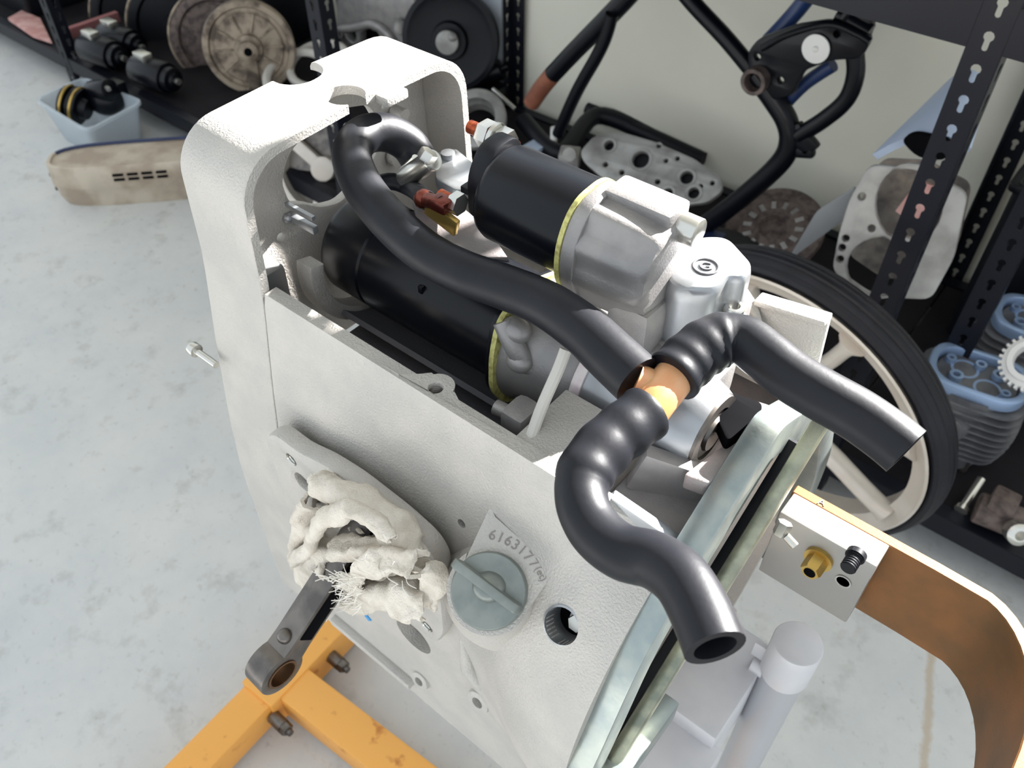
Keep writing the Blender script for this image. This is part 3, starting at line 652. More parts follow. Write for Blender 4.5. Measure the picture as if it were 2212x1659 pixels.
# hoses --------------------------------------------------------------------------
bh = thing('breather_hose', 'black rubber breather hose with three branches on an amber tee', 'hose', at(1400, 850, Z=.93))
def Zp(px, py, z): return at(px, py, Z=z)
HA = [Zp(905, 345, .925), Zp(880, 310, .935), Zp(835, 287, .945), Zp(785, 293, .950), Zp(760, 335, .950), Zp(785, 405, .945), Zp(845, 480, .940), Zp(920, 545, .936), Zp(1000, 588, .935), Zp(1090, 620, .936), Zp(1175, 655, .938), Zp(1255, 708, .938), Zp(1320, 768, .937), Zp(1378, 822, .935)]
g = G(); g.sweep(smoothpath(HA, 8), lambda t: .0132 if t < .75 else .0132+.0012*math.sin((t-.75)*4*math.pi*.5), 24); lab(g.o('long_branch', RUBB, bh), 'long wavy branch running over the starter motor')
T0 = Zp(1372, 830, .935); TC = Zp(1425, 852, .932)
RA = Zp(1468, 800, .938); LA = Zp(1385, 905, .932)
g = G(); g.sweep([T0, (T0+TC)/2, TC], lambda t: .0110 if t < .6 else .0098, 20); g.cyl(RA+(RA-LA).normalized()*.004, LA, .0108, 24, .0008); g.ball(TC, .0107, 3); g.o('amber_tee', PLAST, bh)
rib = lambda t, r=.0132: r+(.0004*math.sin(t*75) if t < .30 else 0)+.0018*(1-sstep((t-.24)/.10))
HR = [Zp(1452, 815, .938), Zp(1480, 786, .940), Zp(1518, 754, .943), Zp(1560, 734, .945), Zp(1606, 735, .946), Zp(1652, 768, .946), Zp(1705, 810, .945), Zp(1770, 850, .944), Zp(1850, 895, .942), Zp(1915, 940, .940), Zp(1958, 975, .938)]
g = G(); g.sweep(smoothpath(HR, 10), lambda t: rib(t*.9), 24, hollow=.72); lab(g.o('far_branch', RUBB, bh), 'branch bending away towards the cast wheel')
HL = [Zp(1398, 890, .933), Zp(1360, 920, .932), Zp(1312, 960, .930), Zp(1268, 1015, .928), Zp(1256, 1075, .926), Zp(1282, 1140, .924), Zp(1340, 1190, .926), Zp(1412, 1210, .932), Zp(1470, 1250, .938), Zp(1512, 1320, .940), Zp(1545, 1400, .940)]
g = G(); g.sweep(smoothpath(HL, 10), lambda t: rib(t*.85, .0126), 24, hollow=.70); lab(g.o('near_branch', RUBB, bh), 'branch with open cut end hanging over the flange')

# mounting arms behind the flange --------------------------------------------------
br = thing('mounting_bracket', 'zinc plated engine mounting bracket with curved brown flat bar behind the flange', 'bracket', (-.05, .35, .62))
g = G(); P1 = at(1778, 905, X=-.073); P2 = at(1352, 1600, X=-.083); g.bar(P1, P2+(P2-P1)*.12, .0125, .010, up=(1, 0, 0), bev=.0035); 
g.o('support_bar', ZINCY, br)
g = G(); A = at(1590, 1200, X=-.079); g.bar(P1+Vector((-.009, .0, -.028)), P2+Vector((-.009, .0, -.024)), .026, .008, up=(1, 0, 0), bev=.001); g.o('backing_bar', BLACKM, br)
g = G(); A = at(1440, 1520, X=-.079); B = at(1345, 1650, X=-.079); g.bar(A, B+(B-A)*.3, .022, .016, up=(1, 0, 0), bev=.001); g.o('lower_strap', ZINC, br)
zt = .775
c1, c2, c3, c4 = at(1738, 1062, Z=zt), at(1925, 1160, Z=zt), at(1895, 1140, Z=zt), at(1690, 1090, Z=zt)
g = G(); X0, X1, Y0, Y1 = -.078, -.010, .381, .402
g.box(((X0+X1)/2, (Y0+Y1)/2, zt-.036), (X1-X0, Y1-Y0, .072), .0012); g.o('clamp_block', M('milled_block', (158, 156, 152), .4, .4, bump=.05), br)
# bolts on the face of the block
for (px, py, k) in ((1770, 1205, 0), (1852, 1195, 1), (1822, 1255, 2)):
    p = at(px, py, Y=Y0)
    if k == 0:
        g = G(); g.cyl(p, p+Vector((0, -.003, 0)), .0098, 24); g.hexa(p+Vector((0, -.003, 0)), (0, -1, 0), .0125, .012); g.o('flange_nut', BRASS, br)
        g = G(); g.cyl(p+Vector((0, -.0155, 0)), p+Vector((0, -.0151, 0)), .004, 14); g.o('nut_hole', DARKC, br)
    elif k == 1:
        g = G(); g.lathe(p, (0, -1, 0), [(0, .0065), (.004, .0065)]+[(.004+i*.001, .0052-(.0005 if i % 2 else 0)) for i in range(12)], 18); g.o('black_screw', BLACKM, br)
    else:
        g = G(); g.lathe(p+Vector((0, -.0003, 0)), (0, -1, 0), [(0, .0055), (.0006, .0055), (.0006, .0045), (0, .0045)], 20); g.o('tapped_hole', STEEL, br)
p = at(1688, 1145, X=-.070); g = G(); g.hexa(p+Vector((0, .004, .004)), (0, -.5, -.9), .009, .010); g.o('small_nut', STEEL, br)
g = G(); g.cyl(p+Vector((.004, 0, -.003)), p+Vector((.012, -.001, -.006)), .0028, 12); g.o('small_stud', STEEL, br)
# curved flat bar
bz = .772; bar = [(-.082, .4085), (-.02, .4085), (.02, .4085)]; cxb, cyb, rb = .046, .3185, .090
path = [(-.080, .4085), (-.05, .4085), (-.01, .4085), (.02, .4085)]
path = [(x, y) for x, y in path]+[(cxb+rb*.62*math.sin(a), cyb+rb*math.cos(a)) for a in [math.radians(t) for t in range(8, 91, 8)]]+[(cxb+rb*.62, .28), (cxb+rb*.60, .22), (cxb+rb*.55, .10)]
b = bmesh.new(); rows = []
pp = [Vector((x, y, 0)) for x, y in path]
for i, p in enumerate(pp):
    t = (pp[min(i+1, len(pp)-1)]-pp[max(i-1, 0)]).normalized(); n_ = Vector((-t.y, t.x, 0)); th = .0042
    rows.append([b.verts.new(p+n_*th+Vector((0, 0, bz))), b.verts.new(p-n_*th+Vector((0, 0, bz))), b.verts.new(p-n_*th+Vector((0, 0, bz-.080))), b.verts.new(p+n_*th+Vector((0, 0, bz-.080)))])
for r0_, r1_ in zip(rows, rows[1:]):
    for j in range(4): b.faces.new((r0_[j], r0_[(j+1) % 4], r1_[(j+1) % 4], r1_[j]))
b.faces.new(rows[0][::-1]); b.faces.new(rows[-1]); bmesh.ops.recalc_face_normals(b, faces=b.faces); bmesh.ops.bevel(b, geom=[e_ for e_ in b.edges if abs(e_.calc_face_angle(0)) > .8], offset=.0008, segments=1, affect='EDGES')
g = G(); g._add(b); cb = lab(g.o('curved_bar', BRONZ, br), 'brown passivated flat bar bent into a U')
pA = Vector((-.060, .4085, bz+.0003)); g = G(); g.text('A', .0075, frame(pA, (1, .1, 0), (-.1, 1, 0)), .0002); g.o('letter_mark', INK, cb)

# engine stand -------------------------------------------------------------------
es = thing('engine_stand', 'yellow steel engine stand with rectangular beams standing on the concrete floor', 'engine stand', (-.45, .27, 0))
zc = .043; zt = .070
B0 = Vector((-.603, -.15, zc)); B1 = Vector((-.632, .40, zc))
dB = (B1-B0).normalized()
g = G(); g.bar(B0, B0+dB*.60, .052, .052, bev=.004); g.o('base_beam', YELL, es)
sv0 = B0+dB*.335; sv1 = B0+dB*.52
g = G(); g.bar(sv0, sv1, .062, .062, bev=.003); g.o('sleeve', YELL, es)
g = G(); g.bar(Vector((-.60, .230, zc)), Vector((.06, .275, zc)), .056, .056, bev=.004); g.o('cross_beam', YELL, es)
g = G(); g.box((-.033, .35, .03), (.06, .16, .05), .004); g.o('post_foot', YELL, es)
for (px, py) in ((728, 1428), (605, 1562)):
    p = at(px, py, Z=.045); g = G(); g.cyl(p+Vector((-.015, 0, 0)), p+Vector((.008, 0, 0)), .010, 18); g.hexa(p+Vector((.008, 0, 0)), (1, 0, 0), .017, .010); g.cyl(p+Vector((.016, 0, 0)), p+Vector((.024, 0, 0)), .005, 14); g.o('clamp_bolt', STEELD, es)
for x, y in ((-.603, -.13), (-.632, .41), (.05, .285)):
    g = G(); g.cyl((x, y, .0), (x, y, .018), .02, 20, .002); g.o('rubber_foot', BLACKM, es)
pt = at(1722, 1395, Z=.60)
g = G(); g.cyl((pt.x, pt.y, .05), (pt.x, pt.y, .56), .0185, 32); g.o('upright_tube', GREYT, es)
g = G(); g.cyl((pt.x, pt.y, .553), (pt.x, pt.y, .605), .0205, 32, .002); g.box((pt.x-.024, pt.y-.002, .565), (.012, .004, .02)); g.o('tube_collar', GREYP, es)
g = G(); g.box((-.088, .377, .50), (.075, .105, .09), .003); g.o('head_box', GREYP, es)
g = G(); g.box((-.088, .30, .49), (.090, .06, .07), .002); g.o('head_flange', GREYP, es)
g = G(); g.cyl((-.06, pt.y-.005, .545), (pt.x, pt.y-.003, .545), .008, 16); g.o('cross_pin', GREYP, es)

# ------------------------------------------------------------------ shelving against the wall
YF, YR = 1.08, 1.69; ZB = .06
sh = thing('storage_rack', 'black slotted-angle steel storage rack along the cream wall', 'shelf', (-1.38, 1.38, 0))
def postmesh(h=1.55):
    g = G(); n = int(h/.038); holes = [keyhole(0, .03+.038*i) for i in range(n)]
    g.plate([(-.020, 0), (.020, 0), (.020, h), (-.020, h)], holes, .002, frame((0, 0, 0), (1, 0, 0), (0, 0, 1)))
    g.plate([(0, 0), (.036, 0), (.036, h), (0, h)], [keyhole(.02, .03+.038*i) for i in range(n)], .002, frame((.020, 0, 0), (0, 1, 0), (0, 0, 1)))
    return g
def place_post(x, y, me=[None], flip=False, par=sh):
    if me[0] is None: o = postmesh().o('post', SHELFB, sh); me[0] = o
    else: o = me[0].copy(); COL.objects.link(o)
    o.location = Vector((x, y+.018, .775))-par.location
    if flip: o.rotation_euler = (0, 0, math.pi)
    return o
PXS = (-3.84, -2.62, -1.395, -.19, 1.02)
for x in PXS: place_post(x, YF)
for x in PXS: place_post(x, YR, flip=True)
place_post(-.085, 1.27)
def beam(x0, x1, y, z0, z1, nm='beam'):
    g = G(); g.box(((x0+x1)/2, y, (z0+z1)/2), (x1-x0, .003, z1-z0), 0); g.box(((x0+x1)/2, y+.012, z1), (x1-x0, .026, .003)); g.box(((x0+x1)/2, y+.008, z0), (x1-x0, .018, .003)); return g.o(nm, SHELFB, sh)
for x0, x1 in zip(PXS, PXS[1:]):
    beam(x0, x1, YF+.002, ZB, ZB+.04); beam(x0, x1, YR-.002, ZB, ZB+.04)
    g = G(); g.box(((x0+x1)/2, (YF+YR)/2, ZB+.034), (x1-x0-.004, YR-YF-.02, .010)); g.o('deck_board', DECKM, sh)
beam(-1.395, -.21, YF+.0, .818, .868); beam(-.17, 1.02, YF, .818, .868)
beam(-1.395, -.19, YR, .818, .868)
g = G(); g.box((-.80, 1.40, .862), (1.19, .58, .010)); g.o('deck_board', DECKM, sh)
g = G(); g.box((-2.0, 1.40, 1.1), (1.21, .58, .010)); g.o('deck_board', DECKM, sh)
DZ = ZB+.04    # deck top

# white box on the upper deck
g = G(); g.box((-.36, 1.2, .90), (.25, .16, .06), .004); tag(g.o('paper_box', WHITEP), 'white box on the upper shelf at the top right corner', 'box')

# motorcycle rear frame leaning at the wall ---------------------------------------------
fm = thing('motorcycle_frame', 'black tubular motorcycle frame section leaning against the cream wall', 'motorcycle frame', (-.65, 1.45, DZ))
def F(px, py, Y=1.45): return at(px, py, Y=Y)
def tubeo(nm, pts, r, mat=BLACK, par=None, n=14): g = G(); g.sweep(smoothpath(pts, 8), r, n); return g.o(nm, mat, par)
tubeo('main_tube', [F(1400, -60), F(1340, 10), F(1240, 112), F(1193, 162)], .0195, BLACK, fm)
lab(tubeo('main_tube_end', [F(1194, 161), F(1170, 190), F(1148, 222)], .0196, ORANGE, fm), 'bare rusty lower tube end')
tubeo('brace_tube', [F(1322, 30, 1.43), F(1310, 75, 1.43), F(1290, 120, 1.43), F(1245, 200, 1.43), F(1205, 290, 1.43)], .0135, BLACK, fm)
tubeo('seat_tube', [F(1450, -50), F(1500, 10), F(1570, 85), F(1632, 160)], .0155, BLACK, fm)
tubeo('rear_strut', [F(1770, -40, 1.5), F(1720, 25, 1.5), F(1660, 90, 1.48)], .0150, M('blue_black_tube', (36, 58, 104), .35), fm)
tubeo('down_tube', [F(1632, 160), F(1672, 215), F(1700, 262), F(1706, 305), F(1690, 345), F(1640, 395), F(1560, 460), F(1470, 520)], .0205, BLACK, fm)
tubeo('loop_tube', [F(1845, 100), F(1848, 160), F(1828, 215), F(1780, 258), F(1725, 292)], .0155, BLACK, fm)
tubeo('inner_stay', [F(1800, 140, 1.47), F(1740, 180, 1.47), F(1695, 225, 1.47)], .0125, M('blue_black_stay', (34, 52, 92), .4), fm)
g = G(); q = [F(x, y, 1.44) for x, y in ((1618, 110), (1640, 82), (1720, 52), (1795, 40), (1850, 62), (1888, 78), (1862, 125), (1800, 128), (1740, 150), (1715, 205), (1670, 215), (1622, 180))]
hl = [F(x, y, 1.44) for x, y in ((1640, 121), (1690, 171), (1811, 71))]
m = frame((0, 1.44, 0), (1, 0, 0), (0, 0, 1)); g.plate(rounded([(p.x, p.z) for p in q], .012), [circ(p.x, p.z, .0055, 12) for p in hl], .016, m, .004); g.o('gusset_plate', BLACK, fm)
g = G(); g.sweep(smoothpath([F(x, y, 1.428) for x, y in ((1645, 105), (1700, 75), (1790, 52), (1850, 72), (1880, 90))], 6), .006, 10); g.o('plate_rib', BLACK, fm)
p = F(1763, 105, 1.428); g = G(); g.cyl(p, p+Vector((0, -.003, 0)), .0245, 28, .0005); g.ball(p+Vector((0, -.003, 0)), (.006, .004, .006), 2); g.o('white_washer', WHITEP, fm)
p = F(1637, 170, 1.43); g = G(); g.lathe(p+Vector((0, .03, 0)), (0, -1, 0), [(0, .024), (.05, .024), (.05, .017), (0, .017)], 28, cap=False); g.o('pivot_boss', RUSTD, fm)
g = G(); g.box(F(1735, 300), (.06, .02, .035), .006, Matrix.Rotation(.6, 3, 'Y')); g.box(F(1740, 328), (.035, .02, .02), .005, Matrix.Rotation(-.3, 3, 'Y')); g.o('foot_bracket', BLACK, fm)
g = G(); g.cyl(F(1810, 30, 1.45), F(1880, 70, 1.45), .014, 14); g.box(F(1850, 40, 1.46), (.06, .03, .06), .006); g.cyl(F(1822, 40, 1.42), F(1835, 25, 1.42), .006, 10); g.o('damper_mount', BLACK, fm)
# ------------------------------------------------------------------ parts on the deck
def flatpart(name, label, cat, mat, pts, Z, th, holes=(), tilt=None, bev=.002, rc=.012, group=None):
    q = [at(x, y, Z=Z) for x, y in pts]; g = G(); hh = []
    for (x, y, r) in holes:
        h = at(x, y, Z=Z); hh.append(circ(h.x, h.y, r, 20))
    g.plate(rounded([(p.x, p.y) for p in q], rc), hh, th, Matrix.Translation((0, 0, Z-th/2)), bev); return tag(g.o(name, mat), label, cat, group)
# rocker plate, leaning on the wall (tilted)
cp = thing('head_plate', 'grey alloy cylinder head plate full of holes leaning under the black frame', 'engine part', at(1410, 370, Z=.16))
pc = at(1408, 372, Z=.20); ux = (at(1560, 408, Z=.20)-at(1258, 325, Z=.20)).normalized(); vx = Vector((-ux.y, ux.x, 0)); vx = (vx*.72+Vector((0, 0, .70))).normalized(); nx = ux.cross(vx)
def onpl(px, py):
    C0 = Vector((0, 0, CAM_H)); d0 = at(px, py, Z=.3)-C0; t = (pc-C0).dot(nx)/d0.dot(nx); q = C0+d0*t-pc; return q.dot(ux), q.dot(vx)
ol = [onpl(*p) for p in ((1255, 330), (1285, 296), (1345, 288), (1420, 310), (1500, 345), (1560, 388), (1562, 415), (1530, 440), (1480, 446), (1420, 428), (1370, 425), (1300, 385), (1262, 352))]
hs = [(1318, 318, .012), (1386, 348, .020), (1485, 387, .015), (1445, 420, .011), (1500, 420, .013), (1425, 318, .005), (1440, 350, .005), (1465, 345, .005), (1515, 405, .005), (1310, 358, .006), (1540, 398, .005), (1345, 375, .006), (1422, 395, .006)]
g = G(); g.plate(rounded(ol, .012), [circ(*onpl(x, y), r, 18) for x, y, r in hs], .022, frame(pc, ux, vx), .003); g.o('plate_body', ALUD, cp)
for x, y, r in hs[:5]:
    g = G(); g.lathe(pc+ux*onpl(x, y)[0]+vx*onpl(x, y)[1]+nx*.009, nx, [(0, r+.008), (.004, r+.006), (.004, r), (0, r)], 20, cap=False); g.o('raised_seat', ALUD, cp)
g = G(); g.plate(rounded([(x*.96, y*.94) for x, y in ol], .01), [], .01, frame(pc-nx*.022, ux, vx)); g.o('plate_back', BLACKM, cp)
# brake disc
dk = thing('clutch_disc', 'rusty iron clutch disc lying on the shelf behind the breather cover', 'disc', at(1675, 500, Z=DZ))
pc2 = at(1672, 502, Z=.16); axd = Vector((-.1, -.45, .88)).normalized()
g = G(); g.lathe(pc2, axd, [(0, .105), (.014, .105), (.018, .10), (.018, .075), (.022, .07), (.022, .03), (.012, .028), (.012, 0)], 48); g.o('disc_plate', RUSTD, dk)
g = G()
for i in range(14):
    a = 2*math.pi*i/14; m = axframe(pc2+axd*.022, axd); c_ = m @ Vector((.055*math.cos(a), .055*math.sin(a), 0)); g.box(c_, (.018, .010, .003), .001, (m.to_3x3() @ Matrix.Rotation(a, 3, 'Z')))
g.o('friction_pads', ALUD, dk)
g = G(); g.cyl(pc2-axd*.05, pc2, .05, 24); g.o('hub_spacer', BLACKM, dk)
# silver gearbox housing
gh_ = thing('gearbox_housing', 'large silver gearbox housing with two round openings behind the rack post', 'gearbox housing', (-.26, 1.34, DZ))
def onY(px, py, Y): q = at(px, py, Y=Y); return (q.x, q.z)
slope = Vector((0, .35, .94)).normalized(); P0 = at(1900, 560, Y=1.25); U = Vector((1, .12, 0)).normalized(); NN = U.cross(slope).normalized()
def onH(px, py):
    C0 = Vector((0, 0, CAM_H)); d0 = at(px, py, Z=.1)-C0; t = (P0-C0).dot(NN)/d0.dot(NN); q = C0+d0*t-P0; return q.dot(U), q.dot(slope)
of = [onH(*p) for p in ((1838, 425), (1880, 350), (1985, 360), (2090, 420), (2060, 560), (2010, 650), (1880, 640), (1800, 580), (1815, 500))]
hA = [onH(1965+72*math.cos(t*math.pi/12), 440+85*math.sin(t*math.pi/12)) for t in range(24)]; hB = [onH(1905+75*math.cos(t*math.pi/12), 575+65*math.sin(t*math.pi/12)) for t in range(24)]
sm_ = [onH(*p) for p in ((1865, 420), (1885, 490), (1960, 520), (1822, 530), (1818, 555), (1830, 510))]
g = G(); g.plate(rounded(of, .015), [hA, hB]+[circ(a, b_, .006, 10) for a, b_ in sm_], .018, frame(P0, U, slope), .003); g.o('front_face', ALUD, gh_)
g = G(); g.plate(rounded([(a*.97, b_*.97) for a, b_ in of], .015), [], .01, frame(P0-NN*.13, U, slope)); g.o('back_face', STEELD, gh_)  # dark material in place of the shade inside the round openings
tp = [at(2045, 200, Y=1.40), at(2120, 205, Y=1.40), at(2090, 330, Y=1.30), at(1895, 345, Y=1.30)]
b = bmesh.new(); tvs = []
grid = []
for i in range(11):
    t = i/10; l = tp[0].lerp(tp[3], t); r_ = tp[1].lerp(tp[2], t); grid.append([b.verts.new(l.lerp(r_, s_/6)+Vector((0, 0, .03*math.sin(math.pi*s_/6)))) for s_ in range(7)])
for i in range(10):
    for j in range(6): b.faces.new((grid[i][j], grid[i+1][j], grid[i+1][j+1], grid[i][j+1]))
bmesh.ops.recalc_face_normals(b, faces=b.faces); ret = bmesh.ops.solidify(b, geom=b.faces[:], thickness=.012)
g = G(); g._add(b); g.o('top_cowl', BLUEW, gh_, 60)
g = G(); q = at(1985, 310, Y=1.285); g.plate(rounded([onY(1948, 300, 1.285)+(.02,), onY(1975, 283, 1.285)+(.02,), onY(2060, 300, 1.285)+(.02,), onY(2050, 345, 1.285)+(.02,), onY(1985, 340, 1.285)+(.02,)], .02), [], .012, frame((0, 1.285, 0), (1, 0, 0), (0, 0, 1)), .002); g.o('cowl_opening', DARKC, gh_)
g = G(); q = [at(x, y, Y=1.30) for x, y in ((1935, 455), (1985, 388), (2050, 415), (2000, 500))]; g.plate([(p.x, p.z) for p in q], [], .004, frame((0, 1.30, 0), (1, 0, 0), (0, 0, 1))); tag(g.o('card_label', PINKW), 'pink paper card tucked inside the silver gearbox housing', 'paper')
g = G(); q = [at(x, y, Y=1.42) for x, y in ((1850, 400), (1830, 470), (1700, 565), (1765, 455))]; g.plate(rounded([(p.x, p.z) for p in q], .01), [], .006, frame((0, 1.42, 0), (1, 0, 0), (0, 0, 1)), .001); tag(g.o('sheet_guard', M('grey_sheet', (150, 152, 154), .5, .3)), 'grey sheet metal guard standing left of the gearbox housing', 'sheet metal')

# motorcycle wheel ------------------------------------------------------------
tl, yw = math.radians(-8), math.radians(8)
WN = Vector((math.sin(yw)*math.cos(tl), math.cos(yw)*math.cos(tl), -math.sin(tl))); WU = Vector((math.cos(yw), -math.sin(yw), 0)); WV = WU.cross(WN); WV = WV if WV.z > 0 else -WV
WC = Vector((-.253, .95, .292))
wh = thing('motorcycle_wheel', 'cast spoked motorcycle wheel with black tyre leaning beside the storage rack', 'wheel', (WC.x, WC.y, 0))
TH = .045
g = G(); prof = [(-.021, .238), (-.025, .2435), (-.0265, .2490), (-.024, .2545), (-.018, .2575), (-.0165, .2560), (-.012, .2600), (-.008, .2610), (-.0055, .2590), (-.003, .2618), (.003, .2618), (.0055, .2590), (.008, .2610), (.012, .2600), (.0165, .2560), (.018, .2575), (.024, .2545), (.0265, .2490), (.025, .2435), (.021, .238)]
g.lathe(WC+WN*.02, WN, prof, 96, cap=False); g.o('tyre', TYRE, wh)
g = G(); g.lathe(WC+WN*.02, WN, [(-.029, .2430), (-.0305, .2390), (-.026, .2345), (-.023, .224), (-.018, .214), (.018, .214), (.023, .224), (.029, .2430)], 96, cap=False); g.o('rim', RIMM, wh)
g = G(); g.lathe(WC-WN*.03, WN, [(0, .03), (.004, .045), (.02, .075), (.08, .075), (.10, .04)], 40); g.o('hub', RIMM, wh)
def wp(r, deg, off=0): a = math.radians(deg); return WC+WU*r*math.cos(a)+WV*r*math.sin(a)+WN*off
for k in range(8):
    a = 68-45*k
    g = G(); g.sweep([wp(.05, a+3), wp(.12, a+1.5), wp(.17, a), wp(.198, a), wp(.212, a), wp(.222, a)], lambda t: (.0115+.02*max(0, t-.72)**1.3*3, .017), 12, flat=tuple(WU)); g.o('spoke', RIMM, wh)

# cylinder heads -----------------------------------------------------------------
def head(loc, rz, label):
    h = thing('cylinder_head', label, 'cylinder head', loc, 'finned cylinder heads on the shelf')
    C_ = Vector(loc)
    for i in range(9):
        g = G(); s = 1+.14*math.sin(math.pi*(i+1)/10); ol = rounded([(-.075*s, -.06*s, .04), (.075*s, -.06*s, .04), (.085*s, .06*s, .04), (-.085*s, .06*s, .04)], n=6)
        g.plate(ol, [], .0032, Matrix.Translation(C_+Vector((0, 0, .045+i*.0135))) @ Matrix.Rotation(rz, 4, 'Z'), .0008); g.o('fin', FINS, h)
    g = G(); g.cyl(C_+Vector((0, 0, .01)), C_+Vector((0, 0, .165)), .062, 32); g.o('head_core', FINS, h)
    g = G(); m = Matrix.Translation(C_+Vector((0, 0, .170))) @ Matrix.Rotation(rz, 4, 'Z')
    ring = rounded([(-.075, -.055, .05), (.075, -.055, .05), (.078, .055, .05), (-.078, .055, .05)], n=8); g.plate(ring, [[(x*.84, y*.80) for x, y in ring]], .022, m, .003); g.o('cover_rim', HEADM, h)
    g = G()
    for (x, y, r) in ((-.03, -.015, .011), (.03, .02, .011), (-.045, .022, .008), (.045, -.02, .008), (0, .03, .009)):
        p = m @ Vector((x, y, 0)); g.lathe(p-Vector((0, 0, .012)), (0, 0, 1), [(0, r), (.016, r), (.016, r*.55), (.006, r*.55), (.006, 0)], 18)
    g.torus(m @ Vector((.02, -.015, -.008)), (0, 0, 1), .02, .004, 24, 6); g.torus(m @ Vector((-.02, .015, -.008)), (0, 0, 1), .02, .004, 24, 6); g.o('rocker_studs', HEADM, h)
    p = C_+Vector((.005, -.072, .105)); g = G(); g.lathe(p+Vector((0, .02, 0)), (-.1, -1, .12), [(0, .026), (.024, .022), (.024, .012), (.005, .012), (.005, 0)], 24); g.o('spark_plug_boss', FINS, h)
    g = G()
    for x in (-.05, -.01, .05): g.cyl(C_+Vector((x, -.03, -.0)), C_+Vector((x, -.03, .03)), .006, 12)
    g.o('head_studs', STEELD, h)
    return h
H1 = at(2110, 800, Z=DZ+.185); H2 = at(2205, 690, Z=DZ+.185)
head((H1.x+.005, H1.y+.005, DZ), .15, 'finned grey cylinder head on the shelf, nearest the wheel')
head((H2.x+.03, H2.y+.03, DZ), .1, 'finned grey cylinder head behind the other one at the right edge')
gr = thing('gear_wheel', 'white toothed ring gear resting on the cylinder heads at the right edge', 'gear', at(2225, 785, Z=.33))
gc = at(2232, 788, Z=.315); gax = Vector((-.25, -.6, .75)).normalized(); g = G(); g.lathe(gc, gax, [(0, .03), (0, .042), (.012, .042), (.014, .036), (.02, .034), (.02, .026), (0, .026)], 40, cap=False); g.o('gear_ring', WHITEP, gr)
mg = axframe(gc+gax*.006, gax)
for i in range(28):
    a = 2*math.pi*i/28; c_ = mg @ Vector((.044*math.cos(a), .044*math.sin(a), 0)); g = G(); g.box(c_, (.007, .0045, .011), .0006, mg.to_3x3() @ Matrix.Rotation(a, 3, 'Z')); g.o('tooth', WHITEP, gr)
# small parts on the deck at the right
vb = thing('carburettor', 'dark metal carburettor lying on the shelf below the cylinder head', 'carburettor', at(2150, 1130, Z=DZ))
p = at(2150, 1115, Z=DZ+.03); g = G(); g.cyl(p+Vector((-.03, 0, 0)), p+Vector((.04, .01, 0)), .026, 24, .004); g.box(p+Vector((0, .01, .02)), (.04, .05, .03), .006); g.o('carb_body', RUSTD, vb)
g = G(); g.lathe(p+Vector((.03, -.02, .012)), (.4, -.7, .5), [(0, .018), (.02, .018), (.024, .012), (.024, .008), (.01, .008), (.01, 0)], 20); g.o('carb_throat', STEEL, vb)
for px, py, px2, py2, lb in ((2038, 1025, 2018, 1065, 'short steel stud rod lying left of the finned cylinder head'), (2120, 1035, 2080, 1095, 'longer steel stud rod lying under the finned cylinder head')):
    a, b_ = at(px, py, Z=DZ+.03), at(px2, py2, Z=DZ+.012); g = G(); g.cyl(a, b_, .007, 14); g.cyl(b_, b_+(b_-a).normalized()*.008, .011, 14); tag(g.o('stud_rod', STEEL), lb, 'rod')

# ------------------------------------------------------------------ left end of the rack
fa = Vector((.72, -.62, .16)).normalized()
fw = thing('clutch_flywheel', 'dirty silver clutch flywheel standing on edge at the far left of the rack', 'flywheel', (-2.0, 1.36, DZ))
c0 = at(538, 105, Y=1.33)
g = G(); g.lathe(c0-fa*.01, fa, [(-.03, .122), (.0, .125), (.012, .122), (.012, .108), (.004, .104), (.004, .095), (.008, .09), (.010, .04), (.018, .036), (.022, .016), (.012, .015), (.012, 0)], 56); g.o('flywheel_disc', ALUB, fw)
mf = axframe(c0, fa); g = G()
for i in range(10):
    a = 2*math.pi*i/10; g.box(mf @ Vector((.068*math.cos(a), .068*math.sin(a), .002)), (.05, .005, .006), .001, mf.to_3x3() @ Matrix.Rotation(a, 3, 'Z'))
g.o('flywheel_ribs', ALUB, fw)
g = G(); pz = c0+fa*.02; g.bar(pz+Vector((0, 0, .01)), pz+Vector((-.01, .0, -.14)), .035, .014, up=tuple(fa), bev=.003); g.cyl(pz-fa*.005, pz+fa*.016, .026, 24, .002); g.o('release_arm', ALUB, fw)
g = G(); g.cyl(pz+fa*.016, pz+fa*.018, .011, 18); g.o('arm_bore', DARKC, fw)
for i, (dx, px, py, R_, mt, lb) in enumerate(((0, 470, 85, .135, RUSTD, 'dark clutch pressure plate standing behind the dirty silver flywheel'), (0, 385, 60, .150, BLACKM, 'black clutch drum with pale rim standing left of the pressure plate'), (0, 300, 40, .150, BLACKM, 'leftmost dark clutch drum with brass rim at the top edge'))):
    t = thing('clutch_plate', lb, 'clutch plate', (-2.2-.2*i, 1.36, DZ), 'clutch plates in a row'); c_ = at(px, py, Y=1.36+.02*i)
    g = G(); g.lathe(c_-fa*.03, fa, [(0, R_*.9), (.01, R_), (.03, R_), (.034, R_*.93), (.034, R_*.8), (.024, R_*.75), (.024, R_*.3), (.04, R_*.28), (.04, 0)], 48); g.o('drum', mt, t)
    g = G(); g.torus(c_+fa*.0, fa, R_*.985, .0045, 56, 8); g.o('rim_ring', ALUB, t)
